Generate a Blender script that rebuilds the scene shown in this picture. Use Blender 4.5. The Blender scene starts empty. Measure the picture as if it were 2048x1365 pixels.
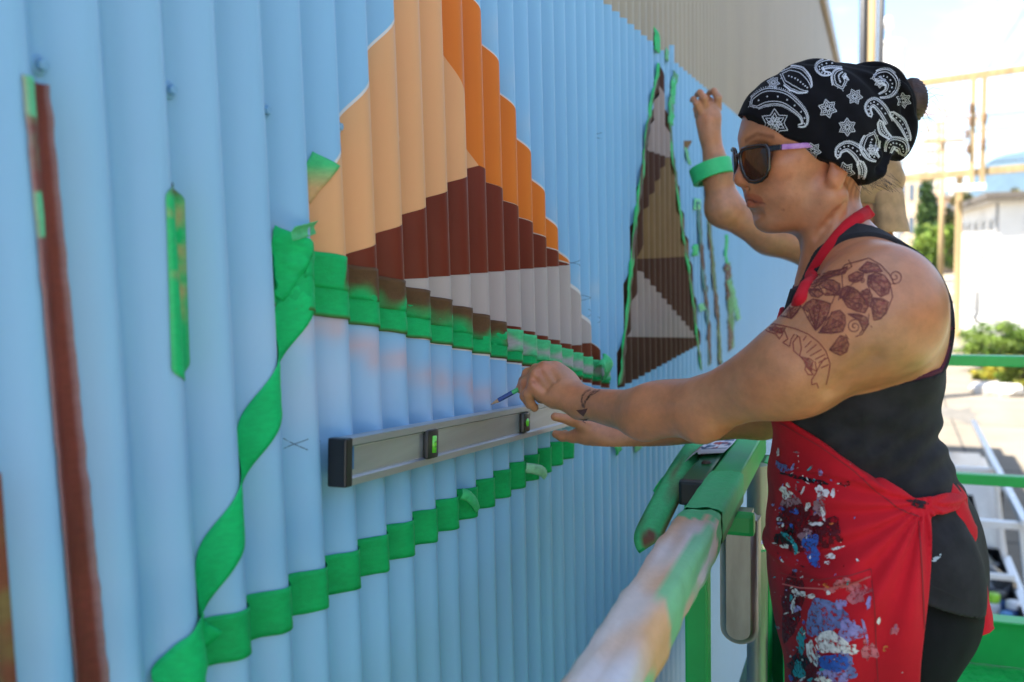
import bpy, bmesh, math, random
import numpy as np
from mathutils import Vector, Matrix
from mathutils.bvhtree import BVHTree
from mathutils import noise as mnoise

random.seed(7)
rng = np.random.default_rng(7)
scene = bpy.context.scene
COL = scene.collection
R = math.radians

# ------------------------------------------------------------------ camera
FPX = 1900.0                      # focal length in photo pixels (2048 wide)
CX, CY = 1024.0, 682.5
CAM = Vector((0.6245, 0.0, 4.30))
_y = Vector((731.0, 209.5, 1900.0)).normalized()          # world +Y seen in (right, up, forward)
_z = -Vector((476.0, -18893.0, 1900.0)).normalized()      # world up
_z = (_z - _y * _z.dot(_y)).normalized()
_x = _y.cross(Vector((_z.x, _z.y, -_z.z)))                # placeholder, fixed below
# camera axes in Blender: right, up, back ; forward = -back
yb = Vector((_y.x, _y.y, -_y.z)); zb = Vector((_z.x, _z.y, -_z.z))
xb = yb.cross(zb).normalized()
# rows: world axes expressed in camera axes -> matrix world_from_cam has rows xb,yb,zb
ROT = Matrix((xb, yb, zb))
RIGHT = Vector((xb.x, yb.x, zb.x)); UP = Vector((xb.y, yb.y, zb.y)); FWD = -Vector((xb.z, yb.z, zb.z))
cam_d = bpy.data.cameras.new('camera'); cam = bpy.data.objects.new('camera', cam_d); COL.objects.link(cam)
cam.matrix_world = Matrix.Translation(CAM) @ ROT.to_4x4()
cam_d.sensor_width = 36.0; cam_d.lens = FPX / 2048.0 * 36.0
cam_d.clip_start = 0.02; cam_d.clip_end = 20000
cam_d.dof.use_dof = True; cam_d.dof.focus_distance = 1.50; cam_d.dof.aperture_fstop = 4.0
scene.camera = cam

# ------------------------------------------------------------------ world + sun
SUN_EL = R(62); SUN_DIR = Vector((-0.78, -0.62, 0)).normalized()   # horizontal direction TO the sun
w = bpy.data.worlds.new('World'); scene.world = w; w.use_nodes = True
nt = w.node_tree; nt.nodes.clear()
out = nt.nodes.new('ShaderNodeOutputWorld'); bg = nt.nodes.new('ShaderNodeBackground')
sky = nt.nodes.new('ShaderNodeTexSky'); sky.sky_type = 'NISHITA'; sky.sun_disc = False
sky.sun_elevation = SUN_EL; sky.sun_rotation = math.atan2(SUN_DIR.x, SUN_DIR.y)
sky.air_density = 1.0; sky.dust_density = 0.6; sky.ozone_density = 1.0
tc = nt.nodes.new('ShaderNodeTexCoord'); mp = nt.nodes.new('ShaderNodeMapping')
mp.inputs['Scale'].default_value = (3.0, 3.0, 7.0)
nz = nt.nodes.new('ShaderNodeTexNoise'); nz.inputs['Scale'].default_value = 1.7; nz.inputs['Detail'].default_value = 8
nz.inputs['Roughness'].default_value = 0.62
rp = nt.nodes.new('ShaderNodeValToRGB'); rp.color_ramp.elements[0].position = 0.50; rp.color_ramp.elements[1].position = 0.74
mx = nt.nodes.new('ShaderNodeMix'); mx.data_type = 'RGBA'
mx.inputs['B'].default_value = (5.6, 5.9, 6.4, 1)
nt.links.new(tc.outputs['Generated'], mp.inputs['Vector']); nt.links.new(mp.outputs['Vector'], nz.inputs['Vector'])
nt.links.new(nz.outputs['Fac'], rp.inputs['Fac']); nt.links.new(rp.outputs['Color'], mx.inputs['Factor'])
nt.links.new(sky.outputs['Color'], mx.inputs['A']); nt.links.new(mx.outputs['Result'], bg.inputs['Color'])
bg.inputs['Strength'].default_value = 0.085
nt.links.new(bg.outputs['Background'], out.inputs['Surface'])

sl = bpy.data.lights.new('sun', 'SUN'); sl.energy = 5.0; sl.angle = R(0.5); sl.color = (1.0, 0.94, 0.85)
so = bpy.data.objects.new('sun', sl); COL.objects.link(so)
sd = Vector((SUN_DIR.x * math.cos(SUN_EL), SUN_DIR.y * math.cos(SUN_EL), math.sin(SUN_EL)))
so.rotation_euler = sd.to_track_quat('Z', 'Y').to_euler(); so.location = (-6, -6, 20)

scene.view_settings.view_transform = 'Standard'; scene.view_settings.look = 'None'
scene.view_settings.exposure = 2.2; scene.view_settings.gamma = 1.0
scene.view_settings.use_curve_mapping = False
scene.cycles.use_denoising = True
scene.cycles.max_bounces = 8; scene.cycles.diffuse_bounces = 4

# ------------------------------------------------------------------ pixel helpers (a pixel gives a direction only)
def ray(px, py):
    return (RIGHT * ((px - CX) / FPX) + UP * (-(py - CY) / FPX) + FWD)
def P(px, py, depth):
    return CAM + ray(px, py) * depth
def onX(px, py, x=0.0):
    d = ray(px, py); t = (x - CAM.x) / d.x; return CAM + d * t
def onY(px, py, y):
    d = ray(px, py); t = (y - CAM.y) / d.y; return CAM + d * t
def onZ(px, py, z):
    d = ray(px, py); t = (z - CAM.z) / d.z; return CAM + d * t
def proj(p):
    v = Vector(p) - CAM; z = v.dot(FWD)
    return CX + FPX * v.dot(RIGHT) / z, CY - FPX * v.dot(UP) / z, z
def proj_np(A):
    v = A - np.array(CAM); z = v @ np.array(FWD)
    return CX + FPX * (v @ np.array(RIGHT)) / z, CY - FPX * (v @ np.array(UP)) / z, z

# ------------------------------------------------------------------ materials
MATS = {}
def srgb(r, g, b):
    f = lambda c: (c / 255.0) / 12.92 if c / 255.0 <= 0.04045 else ((c / 255.0 + 0.055) / 1.055) ** 2.4
    return (f(r), f(g), f(b))
def mat(name, col, rough=0.6, metal=0.0, var=0.12, scale=8.0, bump=0.0, bscale=60.0, attr=None, spec=None, trans=0.0, coat=0.0, sheen=0.0, sss=0.0, alpha=None, stretch=None, col2=None, ramp=(0.35, 0.65), detail=5.0):
    """Principled material whose colour wanders with object-space noise; attr multiplies in a colour attribute."""
    if name in MATS: return MATS[name]
    m = bpy.data.materials.new(name); m.use_nodes = True; MATS[name] = m
    t = m.node_tree; N = t.nodes; L = t.links; b = N['Principled BSDF']
    b.inputs['Roughness'].default_value = rough; b.inputs['Metallic'].default_value = metal
    b.inputs['Specular IOR Level'].default_value = 0.5
    if spec is not None: b.inputs['Specular IOR Level'].default_value = spec
    if trans: b.inputs['Transmission Weight'].default_value = trans
    if coat: b.inputs['Coat Weight'].default_value = coat; b.inputs['Coat Roughness'].default_value = 0.15
    if sheen: b.inputs['Sheen Weight'].default_value = sheen; b.inputs['Sheen Roughness'].default_value = 0.5
    if sss:
        b.inputs['Subsurface Weight'].default_value = sss
        b.inputs['Subsurface Radius'].default_value = (0.9, 0.35, 0.18); b.inputs['Subsurface Scale'].default_value = 0.008
    co = N.new('ShaderNodeTexCoord'); mpn = N.new('ShaderNodeMapping'); L.new(co.outputs['Object'], mpn.inputs['Vector'])
    if stretch: mpn.inputs['Scale'].default_value = stretch
    n = N.new('ShaderNodeTexNoise'); n.inputs['Scale'].default_value = scale; n.inputs['Detail'].default_value = detail; n.inputs['Roughness'].default_value = 0.6
    L.new(mpn.outputs['Vector'], n.inputs['Vector'])
    r = N.new('ShaderNodeValToRGB'); r.color_ramp.elements[0].position = ramp[0]; r.color_ramp.elements[1].position = ramp[1]
    c = np.array(col); c2 = np.array(col2) if col2 is not None else np.clip(c * (1 + var), 0, 1)
    c1 = c if col2 is not None else c * (1 - var)
    r.color_ramp.elements[0].color = (*c1, 1); r.color_ramp.elements[1].color = (*c2, 1)
    L.new(n.outputs['Fac'], r.inputs['Fac'])
    src = r.outputs['Color']
    if attr:
        a = N.new('ShaderNodeVertexColor'); a.layer_name = attr
        mm = N.new('ShaderNodeMix'); mm.data_type = 'RGBA'; mm.blend_type = 'MULTIPLY'; mm.inputs['Factor'].default_value = 1
        L.new(src, mm.inputs['A']); L.new(a.outputs['Color'], mm.inputs['B']); src = mm.outputs['Result']
    L.new(src, b.inputs['Base Color'])
    if bump:
        n2 = N.new('ShaderNodeTexNoise'); n2.inputs['Scale'].default_value = bscale; n2.inputs['Detail'].default_value = 4
        L.new(mpn.outputs['Vector'], n2.inputs['Vector'])
        bp = N.new('ShaderNodeBump'); bp.inputs['Strength'].default_value = bump; bp.inputs['Distance'].default_value = 0.004
        L.new(n2.outputs['Fac'], bp.inputs['Height']); L.new(bp.outputs['Normal'], b.inputs['Normal'])
    if alpha:      # worn, broken coverage: (noise scale, low, high, floor, top)
        n3 = N.new('ShaderNodeTexNoise'); n3.inputs['Scale'].default_value = alpha[0]; n3.inputs['Detail'].default_value = 6; L.new(mpn.outputs['Vector'], n3.inputs['Vector'])
        am = N.new('ShaderNodeMapRange'); am.interpolation_type = 'SMOOTHSTEP'; am.inputs['From Min'].default_value = alpha[1]; am.inputs['From Max'].default_value = alpha[2]; am.inputs['To Min'].default_value = alpha[3]; am.inputs['To Max'].default_value = alpha[4]
        L.new(n3.outputs['Fac'], am.inputs['Value']); L.new(am.outputs['Result'], b.inputs['Alpha'])
    rr = N.new('ShaderNodeMapRange'); rr.inputs['To Min'].default_value = max(0.02, rough - 0.08); rr.inputs['To Max'].default_value = min(1, rough + 0.08)
    L.new(n.outputs['Fac'], rr.inputs['Value']); L.new(rr.outputs['Result'], b.inputs['Roughness'])
    return m

# ------------------------------------------------------------------ mesh helpers
def link(o, parent=None):
    COL.objects.link(o)
    if parent is not None:
        o.parent = parent
    return o
def tag(o, label=None, cat=None, group=None, kind=None):
    if label: o['label'] = label
    if cat: o['category'] = cat
    if group: o['group'] = group
    if kind: o['kind'] = kind
    return o
def empty(name, loc, label=None, cat=None, group=None):
    o = bpy.data.objects.new(name, None); o.empty_display_size = 0.1; o.location = loc; link(o)
    return tag(o, label, cat, group)
def put(o, parent):
    """parent o (built in world space) under an Empty that only has a translation"""
    if parent is not None:
        o.parent = parent; o.matrix_parent_inverse = Matrix.Translation(-Vector(world_loc(parent)))
    return o
def world_loc(o):
    l = Vector(o.location)
    if o.parent is not None:
        l = l + world_loc(o.parent) + o.matrix_parent_inverse.translation
    return l
def mesh_obj(name, verts, faces, material, parent=None, smooth=False, cols=None, attr='tint'):
    me = bpy.data.meshes.new(name)
    me.from_pydata([tuple(v) for v in verts] if not isinstance(verts, np.ndarray) else verts.tolist(), [], faces if not isinstance(faces, np.ndarray) else faces.tolist())
    me.update()
    if smooth: me.polygons.foreach_set('use_smooth', [True] * len(me.polygons))
    if cols is not None:
        a = me.color_attributes.new(attr, 'FLOAT_COLOR', 'POINT')
        arr = np.ones((len(me.vertices), 4), np.float32); arr[:, :3] = np.asarray(cols); a.data.foreach_set('color', arr.ravel())
    if material is not None: me.materials.append(material)
    o = bpy.data.objects.new(name, me); COL.objects.link(o)
    if parent is not None: put(o, parent)
    return o
class MB:
    """collects shapes, then becomes ONE mesh object"""
    def __init__(s): s.v = []; s.f = []
    def add(s, verts, faces):
        k = len(s.v); s.v += [Vector(v) for v in verts]; s.f += [tuple(i + k for i in f) for f in faces]; return s
    def box(s, c, size, rot=None, bevel=0.0):
        bm = bmesh.new(); bmesh.ops.create_cube(bm, size=1.0)
        bmesh.ops.scale(bm, vec=size, verts=bm.verts)
        if bevel: bmesh.ops.bevel(bm, geom=bm.edges[:], offset=bevel, segments=2, affect='EDGES', profile=0.6)
        return s.bm(bm, c, rot)
    def bm(s, bm, c=(0, 0, 0), rot=None):
        M = Matrix.Translation(Vector(c)) @ (rot.to_4x4() if rot is not None else Matrix.Identity(4))
        bm.verts.index_update()
        s.add([M @ v.co for v in bm.verts], [[v.index for v in f.verts] for f in bm.faces]); bm.free(); return s
    def beam(s, a, b, wx, wz, bevel=0.0, up=Vector((0, 0, 1))):
        a = Vector(a); b = Vector(b); d = (b - a); L = d.length; d.normalize()
        if abs(d.dot(up)) > 0.99: up = Vector((0, 1, 0))
        sx = d.cross(up).normalized(); sz = sx.cross(d).normalized()
        rot = Matrix((sx, d, sz)).transposed()
        return s.box((a + b) / 2, (wx, L, wz), rot, bevel)
    def tube(s, pts, r, n=10, cap=True):
        pts = [Vector(p) for p in pts]; rs = r if isinstance(r, (list, tuple)) else [r] * len(pts)
        rings = []; prev = None
        for i, p in enumerate(pts):
            d = (pts[min(i + 1, len(pts) - 1)] - pts[max(i - 1, 0)]).normalized()
            if prev is None:
                u = d.cross(Vector((0, 0, 1)));
                if u.length < 1e-3: u = d.cross(Vector((0, 1, 0)))
                u.normalize()
            else:
                u = (prev - d * prev.dot(d)).normalized()
            prev = u; v = d.cross(u)
            rings.append([p + (u * math.cos(2 * math.pi * k / n) + v * math.sin(2 * math.pi * k / n)) * rs[i] for k in range(n)])
        V = [q for rg in rings for q in rg]; F = []
        for i in range(len(pts) - 1):
            for k in range(n):
                k2 = (k + 1) % n; F.append((i * n + k, i * n + k2, (i + 1) * n + k2, (i + 1) * n + k))
        if cap: F.append(tuple(range(n - 1, -1, -1))); F.append(tuple((len(pts) - 1) * n + k for k in range(n)))
        return s.add(V, F)
    def lathe(s, prof, c, axis=Vector((0, 0, 1)), n=24):
        """prof: list of (radius, height)"""
        axis = Vector(axis).normalized(); u = axis.cross(Vector((0, 1, 0)))
        if u.length < 1e-3: u = axis.cross(Vector((1, 0, 0)))
        u.normalize(); v = axis.cross(u); V = []; F = []; c = Vector(c)
        for (r, h) in prof:
            for k in range(n):
                a = 2 * math.pi * k / n; V.append(c + axis * h + (u * math.cos(a) + v * math.sin(a)) * r)
        for i in range(len(prof) - 1):
            for k in range(n):
                k2 = (k + 1) % n; F.append((i * n + k, i * n + k2, (i + 1) * n + k2, (i + 1) * n + k))
        return s.add(V, F)
    def build(s, name, material, parent=None, smooth=False, cols=None):
        o = mesh_obj(name, s.v, s.f, material, parent, smooth, cols)
        bm = bmesh.new(); bm.from_mesh(o.data); bmesh.ops.recalc_face_normals(bm, faces=bm.faces[:]); bm.to_mesh(o.data); bm.free()
        return o
def smooth_by_angle(o, deg=40):
    me = o.data
    me.polygons.foreach_set('use_smooth', [True] * len(me.polygons))
    bm = bmesh.new(); bm.from_mesh(me)
    for e in bm.edges:
        e.smooth = not (len(e.link_faces) == 2 and e.calc_face_angle(0) > R(deg))
    bm.to_mesh(me); bm.free(); return o
def pip(x, y, poly):
    """vectorised point in polygon"""
    x = np.asarray(x); y = np.asarray(y); ins = np.zeros(x.shape, bool); n = len(poly)
    for i in range(n):
        x1, y1 = poly[i]; x2, y2 = poly[(i + 1) % n]
        c = ((y1 > y) != (y2 > y)) & (x < (x2 - x1) * (y - y1) / (y2 - y1 + 1e-12) + x1)
        ins ^= c
    return ins
def fnoise(y, z, s, seed=0.0):
    return mnoise.noise(Vector((y * s, z * s, seed)))
# ================================================================== the mural wall
PITCH = 0.0764; AMP = 0.0130; Y_TROUGH = 0.600
ZSPLIT = 4.876; WALL_END = 18.6; EAVE = 6.93; FLOOR_Z = 2.85
def corr(y):
    return -AMP * np.cos(2 * np.pi * (np.asarray(y) - Y_TROUGH) / PITCH)
def corr_n(y):
    """outward normal (x, y) of the sheet"""
    s = AMP * 2 * np.pi / PITCH * np.sin(2 * np.pi * (np.asarray(y) - Y_TROUGH) / PITCH)
    l = np.sqrt(1 + s * s); return 1 / l, -s / l
BLUE = np.array((0.255, 0.490, 0.710))
m_blue = mat('mural_blue_paint', (1, 1, 1), rough=0.40, var=0.07, scale=3.0, spec=0.5, attr='tint', bump=0.02, bscale=300, stretch=(1, 1, 0.25))
m_tan = mat('tan_siding_paint', (0.40, 0.325, 0.235), rough=0.45, var=0.06, scale=2.0, stretch=(1, 1, 0.3))
building = empty('warehouse', (-5, 8, 0), 'long corrugated metal warehouse, blue mural ground below and tan siding above', 'building')

def ycols(y0, y1, n):
    k0 = math.floor((y0 - Y_TROUGH) / PITCH * n); k1 = math.ceil((y1 - Y_TROUGH) / PITCH * n)
    return Y_TROUGH + np.arange(k0, k1 + 1) * PITCH / n

# soft overspray on the blue ground: (px, py, radius px x, radius px y, colour, strength)
SPRAY = []
def spray(px, py, sy, sz, col, a):
    p = onX(px, py, 0); SPRAY.append((p.y, p.z, sy, sz, np.array(col), a))
PINK = (0.60, 0.40, 0.42); WHITE = (0.50, 0.58, 0.72)
for (a, b) in ((640, 650), (720, 690), (790, 720), (850, 750), (905, 770), (960, 790), (1010, 800)):
    spray(a, b, 0.035, 0.015, PINK, 0.9)
for (a, b) in ((600, 660), (665, 655), (735, 720), (820, 745), (880, 765), (930, 775), (985, 790)):
    spray(a, b, 0.012, 0.018, (0.60, 0.34, 0.32), 0.75)
for (a, b) in ((660, 760), (760, 790), (860, 800), (960, 815), (600, 800), (560, 660), (1010, 790)):
    spray(a, b, 0.06, 0.045, WHITE, 0.55)
for (a, b) in ((1160, 600), (1185, 580), (1150, 560), (985, 60), (1020, 160), (1050, 250), (1080, 340), (1105, 430)):
    spray(a, b, 0.02, 0.02, (0.66, 0.60, 0.58), 0.28)
for (a, b) in ((565, 480), (560, 540), (735, 15)):
    spray(a, b, 0.012, 0.02, (0.66, 0.50, 0.44), 0.4)
for (a, b) in ((300, 560), (440, 760)):
    spray(a, b, 0.2, 0.5, (0.34, 0.55, 0.73), 0.3)

def siding(name, y0, y1, n, zs, m, parent, tint=True):
    ys = ycols(y0, y1, n); X = corr(ys); V = np.zeros((len(ys), len(zs), 3))
    V[:, :, 0] = X[:, None]; V[:, :, 1] = ys[:, None]; V[:, :, 2] = np.array(zs)[None, :]
    a, b = len(ys), len(zs); I = np.arange(a * b).reshape(a, b)
    F = np.stack([I[:-1, :-1], I[1:, :-1], I[1:, 1:], I[:-1, 1:]], -1).reshape(-1, 4)
    V = V.reshape(-1, 3); cols = None
    if tint:
        cols = np.tile(BLUE, (len(V), 1))
        Y = V[:, 1]; Z = V[:, 2]
        for (sy0, sz0, sy, sz, c, al) in SPRAY:
            w_ = al * np.exp(-((Y - sy0) / sy) ** 2 - ((Z - sz0) / sz) ** 2)[:, None]; cols = cols * (1 - w_) + c * w_
    o = mesh_obj(name, V, F, m, parent, True, cols)
    return o
zs_fine = np.concatenate([[0.0, 1.5, 2.6, 3.2], np.arange(3.3, ZSPLIT - 0.01, 0.012), [ZSPLIT]])
siding('blue_siding', -1.2, 4.4, 14, zs_fine, m_blue, building)
siding('blue_siding', 4.4, 12.6, 10, np.array([0.0, 2.0, 3.5, ZSPLIT]), m_blue, building)
siding('white_siding', 12.6, WALL_END, 8, np.array([0.0, 3.5, ZSPLIT]), mat('white_siding_paint', (0.62, 0.66, 0.68), 0.5, var=0.05), building, False)
siding('tan_siding', -1.2, 6.0, 12, np.array([ZSPLIT, 5.6, EAVE]), m_tan, building, False)
siding('tan_siding', 6.0, WALL_END, 8, np.array([ZSPLIT, 5.6, EAVE]), m_tan, building, False)
# the body of the building behind the sheet: shell walls, roof, eave trim, gutter
mb = MB()
BX0 = -14.0
mb.box(((BX0 - 0.03) / 2 - 0.03, (WALL_END - 8.0) / 2, EAVE / 2 - 0.02), (-BX0 - 0.06, WALL_END + 7.9, EAVE - 0.06))
mb.build('wall_core', mat('warehouse_core', (0.4, 0.36, 0.3), 0.8), building)
mb = MB(); mb.box((BX0 / 2 + 0.01, (WALL_END - 8.0) / 2, EAVE + 0.05), (-BX0 + 0.12, WALL_END + 8.2, 0.10), bevel=0.01)
mb.build('roof', mat('roof_metal', (0.36, 0.33, 0.29), 0.5), building)
mb = MB(); mb.box((-.75, 16.6, EAVE + .62), (1.1, 2.2, 1.1), bevel=0.03); mb.build('shadow_step_box', mat('shadow_step_box_paint', (.45, .43, .40), .5), building)  # unseen box added on the roof to cast a step in the alley shadow
mb = MB(); mb.box((0.045, (WALL_END - 8.0) / 2, EAVE - 0.02), (0.05, WALL_END + 8.22, 0.14), bevel=0.006)
mb.build('eave_trim', mat('eave_trim_paint', (0.40, 0.34, 0.27), 0.5), building)
mb = MB(); mb.box((0.004, WALL_END + 0.04, EAVE / 2), (0.09, 0.10, EAVE), bevel=0.005)
mb.build('corner_trim', MATS['eave_trim_paint'], building)

# ------------------------------------------------------------------ painted facets that follow the sheet
def clip_half(poly, axis, val, keep_less):
    o = []
    for i in range(len(poly)):
        a = poly[i]; b = poly[(i + 1) % len(poly)]
        ia = (a[axis] <= val) if keep_less else (a[axis] >= val); ib = (b[axis] <= val) if keep_less else (b[axis] >= val)
        if ia: o.append(a)
        if ia != ib:
            t = (val - a[axis]) / (b[axis] - a[axis]); o.append((a[0] + t * (b[0] - a[0]), a[1] + t * (b[1] - a[1])))
    return o
def facet(name, yz, material, off=0.0006, parent=building, n=16):
    ys = [q[0] for q in yz]; cols = ycols(min(ys), max(ys), n); V = []; F = []
    for i in range(len(cols) - 1):
        c = clip_half(yz, 0, cols[i], False)
        if len(c) < 3: continue
        c = clip_half(c, 0, cols[i + 1], True)
        if len(c) < 3: continue
        k = len(V)
        for (y, z) in c:
            # chord between the column edges so facets sit parallel to the sheet
            nx, ny = corr_n(y); V.append((float(corr(y)) + off * nx, y + off * ny, z))
        F.append(tuple(range(k, k + len(c))))
    o = mesh_obj(name, V, F, material, parent)
    bm = bmesh.new(); bm.from_mesh(o.data); bmesh.ops.remove_doubles(bm, verts=bm.verts, dist=1e-5)
    for f in bm.faces:
        f.smooth = True
        f.normal_update()
        if f.normal.x < 0: f.normal_flip()
    bm.to_mesh(o.data); bm.free()
    return o
def px2yz(pts, x=0.003):
    return [(onX(a, b, x).y, onX(a, b, x).z) for a, b in pts]
m_peach = mat('peach_paint', (0.76, 0.365, 0.160), 0.45, spec=.3, var=0.03, scale=4)
m_orange = mat('orange_paint', (0.70, 0.175, 0.018), 0.45, spec=.25, var=0.04, scale=4)
m_maroon = mat('maroon_paint', (0.165, 0.026, 0.010), 0.40, spec=.3, var=0.08, scale=5)
m_mauve = mat('mauve_grey_paint', (0.47, 0.375, 0.335), 0.5, spec=.2, var=0.03, scale=4)
m_edge = mat('pale_edge_paint', (0.72, 0.66, 0.62), 0.5, var=0.05)
m_dbrown = mat('dark_brown_paint', (0.085, 0.036, 0.022), 0.5, spec=.15, var=0.08)
m_mbrown = mat('umber_brown_paint', (0.235, 0.135, 0.060), 0.5, spec=.15, var=0.06)
m_lmauve = mat('dusty_mauve_paint', (0.37, 0.275, 0.235), 0.5, spec=.2, var=0.04)
# pale edge left by the first pass, a touch wider than the facets
facet('painted_edge', px2yz([(803, -30), (606, 452), (690, 640), (1222, 780), (1186.5, 684), (1132.5, 529), (932, -30)]), m_edge, 0.0003)
facet('painted_facet', px2yz([(806, -30), (610, 452), (630, 575), (699, 517), (952, 332), (866, -30)]), m_peach, 0.0006)
facet('painted_facet', px2yz([(866, -30), (952, 332), (1131, 529), (931, -30)]), m_orange, 0.0006)
facet('painted_facet', px2yz([(699, 517), (632, 577), (645, 600), (760, 564), (1131, 531), (952, 332)]), m_maroon, 0.0010)
facet('painted_facet', px2yz([(758, 564), (1131, 532), (1184, 684), (1143, 692)]), m_mauve, 0.0012)
facet('painted_facet', px2yz([(758, 566), (640, 600), (690, 632), (1220, 779), (1186, 684), (1143, 690)]), m_maroon, 0.0008)
# second mountain further along
facet('painted_facet', px2yz([(1317, 112), (1258, 480), (1230, 780), (1398, 688), (1378, 520), (1343, 316)]), m_dbrown, 0.0004)
facet('painted_facet', px2yz([(1318, 160), (1288, 300), (1340, 318)]), m_lmauve, 0.0008)
facet('painted_facet', px2yz([(1318, 150), (1262, 470), (1278, 515), (1330, 400), (1288, 300)]), m_dbrown, 0.0005)
facet('painted_facet', px2yz([(1288, 302), (1328, 318), (1285, 425), (1268, 440)]), m_dbrown, 0.0010)
facet('painted_facet', px2yz([(1330, 316), (1341, 318), (1376, 515), (1276, 518), (1286, 424)]), m_mbrown, 0.0008)
facet('painted_facet', px2yz([(1276, 519), (1376, 513), (1392, 676), (1274, 540)]), m_dbrown, 0.0010)
facet('painted_facet', px2yz([(1275, 540), (1392, 676), (1252, 674)]), m_lmauve, 0.0012)
facet('painted_facet', px2yz([(1253, 675), (1396, 686), (1232, 778)]), m_dbrown, 0.0014)
facet('painted_facet', px2yz([(1338, 90), (1330, 168), (1346, 160), (1344, 92)]), m_blue_spot if False else mat('blue_touch_paint', BLUE, 0.45), 0.0008)
facet('painted_facet', px2yz([(1362, 282), (1378, 282), (1376, 300), (1364, 300)]), m_mbrown, 0.0008)

# ------------------------------------------------------------------ pencil crosses and dashes on the blue
m_pencil = mat('pencil_mark', (0.10, 0.16, 0.22), 0.7, alpha=(300, .3, .6, .15, .75))
def pencil_line(a, b, wpx=1.6):
    A = px2yz([a, b]); d = Vector((A[1][0] - A[0][0], A[1][1] - A[0][1])); nn = Vector((-d.y, d.x)).normalized() * 0.0006
    facet('pencil_mark', [(A[0][0] + nn.x, A[0][1] + nn.y), (A[1][0] + nn.x, A[1][1] + nn.y), (A[1][0] - nn.x, A[1][1] - nn.y), (A[0][0] - nn.x, A[0][1] - nn.y)], m_pencil, 0.0009)
for (a, b, s) in ((599, 889, 11), (1194, 272, 6), (1146, 526, 7), (1177, 626, 7), (1172, 596, 6), (1052, 1244, 6), (1195, 640, 6)):
    pencil_line((a - s, b - s), (a + s, b + s)); pencil_line((a - s, b + s), (a + s, b - s))
pencil_line((625, 884), (650, 878))

# ------------------------------------------------------------------ screws in every second trough
def screw_mesh():
    mb = MB()
    mb.lathe([(0.0001, 0.0), (0.0085, 0.0), (0.0088, 0.0012), (0.0078, 0.0024), (0.0052, 0.0026)], (0, 0, 0), (1, 0, 0), 16)
    mb.lathe([(0.0050, 0.0024), (0.0050, 0.0070), (0.0042, 0.0078), (0.0001, 0.0078)], (0, 0, 0), (1, 0, 0), 6)
    o = mb.build('screw', None); smooth_by_angle(o, 35); return o
proto = screw_mesh(); pm = proto.data; bpy.data.objects.remove(proto)
blue_s = mat('screw_blue', BLUE * 0.85, 0.4); sc_m = {}
for nm, mm in (('blue', blue_s), ('peach', m_peach), ('orange', m_orange)):
    c = pm.copy(); c.materials.append(mm); sc_m[nm] = c
for i in range(34):
    y = Y_TROUGH + i * 2 * PITCH
    nm = 'blue' if i < 4 or i > 8 else ('peach' if i < 6 else 'orange')
    o = bpy.data.objects.new('screw', sc_m[nm]); COL.objects.link(o); o.location = (-AMP + 0.0006, y, 4.4555 + random.uniform(-0.002, 0.002)); put(o, building)
    o.rotation_euler = (random.uniform(0, 1), 0, 0)

# ------------------------------------------------------------------ masking tape stuck on the sheet
m_tape = mat('green_tape', (1, 1, 1), rough=0.6, var=0.16, scale=90, spec=0.22, attr='tint', bump=0.35, bscale=420, stretch=(1, 1, 2.2))
GREEN = np.array((0.007, 0.53, 0.145)); GREEND = np.array((0.005, 0.36, 0.092)); GREENL = np.array((0.16, 0.62, 0.28))
def lerp(a, b, t): return np.asarray(a) * (1 - t) + np.asarray(b) * t
def ramp(x, a, b): return min(1.0, max(0.0, (x - a) / (b - a)))
def tape(name, a, b, width, colour, label, off=0.0012, wrinkle=0.0012, ragged=0.0, group='strips of green masking tape on the mural wall', px=True, seed=0.0, nt_=8, bow=None, step=0.0032, rounded=False):
    """strip between wall points a and b (pixels on the wall); colour(s, t) with s along 0..1, t across 0..1 (0 = upper edge)"""
    if px: (A, B) = px2yz([a, b])
    else: A, B = a, b
    A = Vector(A); B = Vector(B); d = B - A; L = d.length; d.normalize(); nrm = Vector((-d.y, d.x))
    if nrm.y < 0: nrm = -nrm
    ns = max(6, int(L / step)); V = []; C = []; F = []
    for i in range(ns + 1):
        s = i / ns
        e0 = ragged * fnoise(s * L, 0, 55, seed) ; e1 = ragged * fnoise(s * L, 5, 55, seed + 3)
        e_ = min(s, 1 - s) * L / (width * .32); wf = max(.25, 1 - (1 - min(1, e_)) ** 2.6) if rounded else 1.0
        for j in range(nt_ + 1):
            t = j / nt_
            q = A + d * (s * L) + nrm * ((0.5 - t) * width * wf + (e0 if t < 0.5 else e1) * abs(0.5 - t) * 2)
            if bow: q = q + nrm * bow(s)
            wr = wrinkle * (max(0, fnoise(q.x, q.y, 60, seed)) * 1.4 + max(0.0, fnoise(q.x + q.y * 0.6, q.y, 130, seed + 1)) * 0.8)
            nx, ny = corr_n(q.x); oo = off + wr
            V.append((float(corr(q.x)) + oo * float(nx), q.x + oo * float(ny), q.y)); C.append(colour(s, t))
    for i in range(ns):
        for j in range(nt_):
            k = i * (nt_ + 1) + j; F.append((k, k + nt_ + 1, k + nt_ + 2, k + 1))
    o = mesh_obj(name, V, F, m_tape, None, True, np.clip(np.array(C), 0, 1))
    md = o.modifiers.new('thick', 'SOLIDIFY'); md.thickness = 0.0003; md.offset = 1
    tag(o, label, 'tape', group); return o
def plain(c, v=0.12, sd=0.0):
    return lambda s, t: np.array(c) * (1 + v * fnoise(s * 14, t * 2, 1.0, sd))
MAROON = np.array((0.135, 0.030, 0.014)); GREYP = np.array((0.50, 0.415, 0.385)); PEACH = np.array((0.72, 0.405, 0.175))
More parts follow.
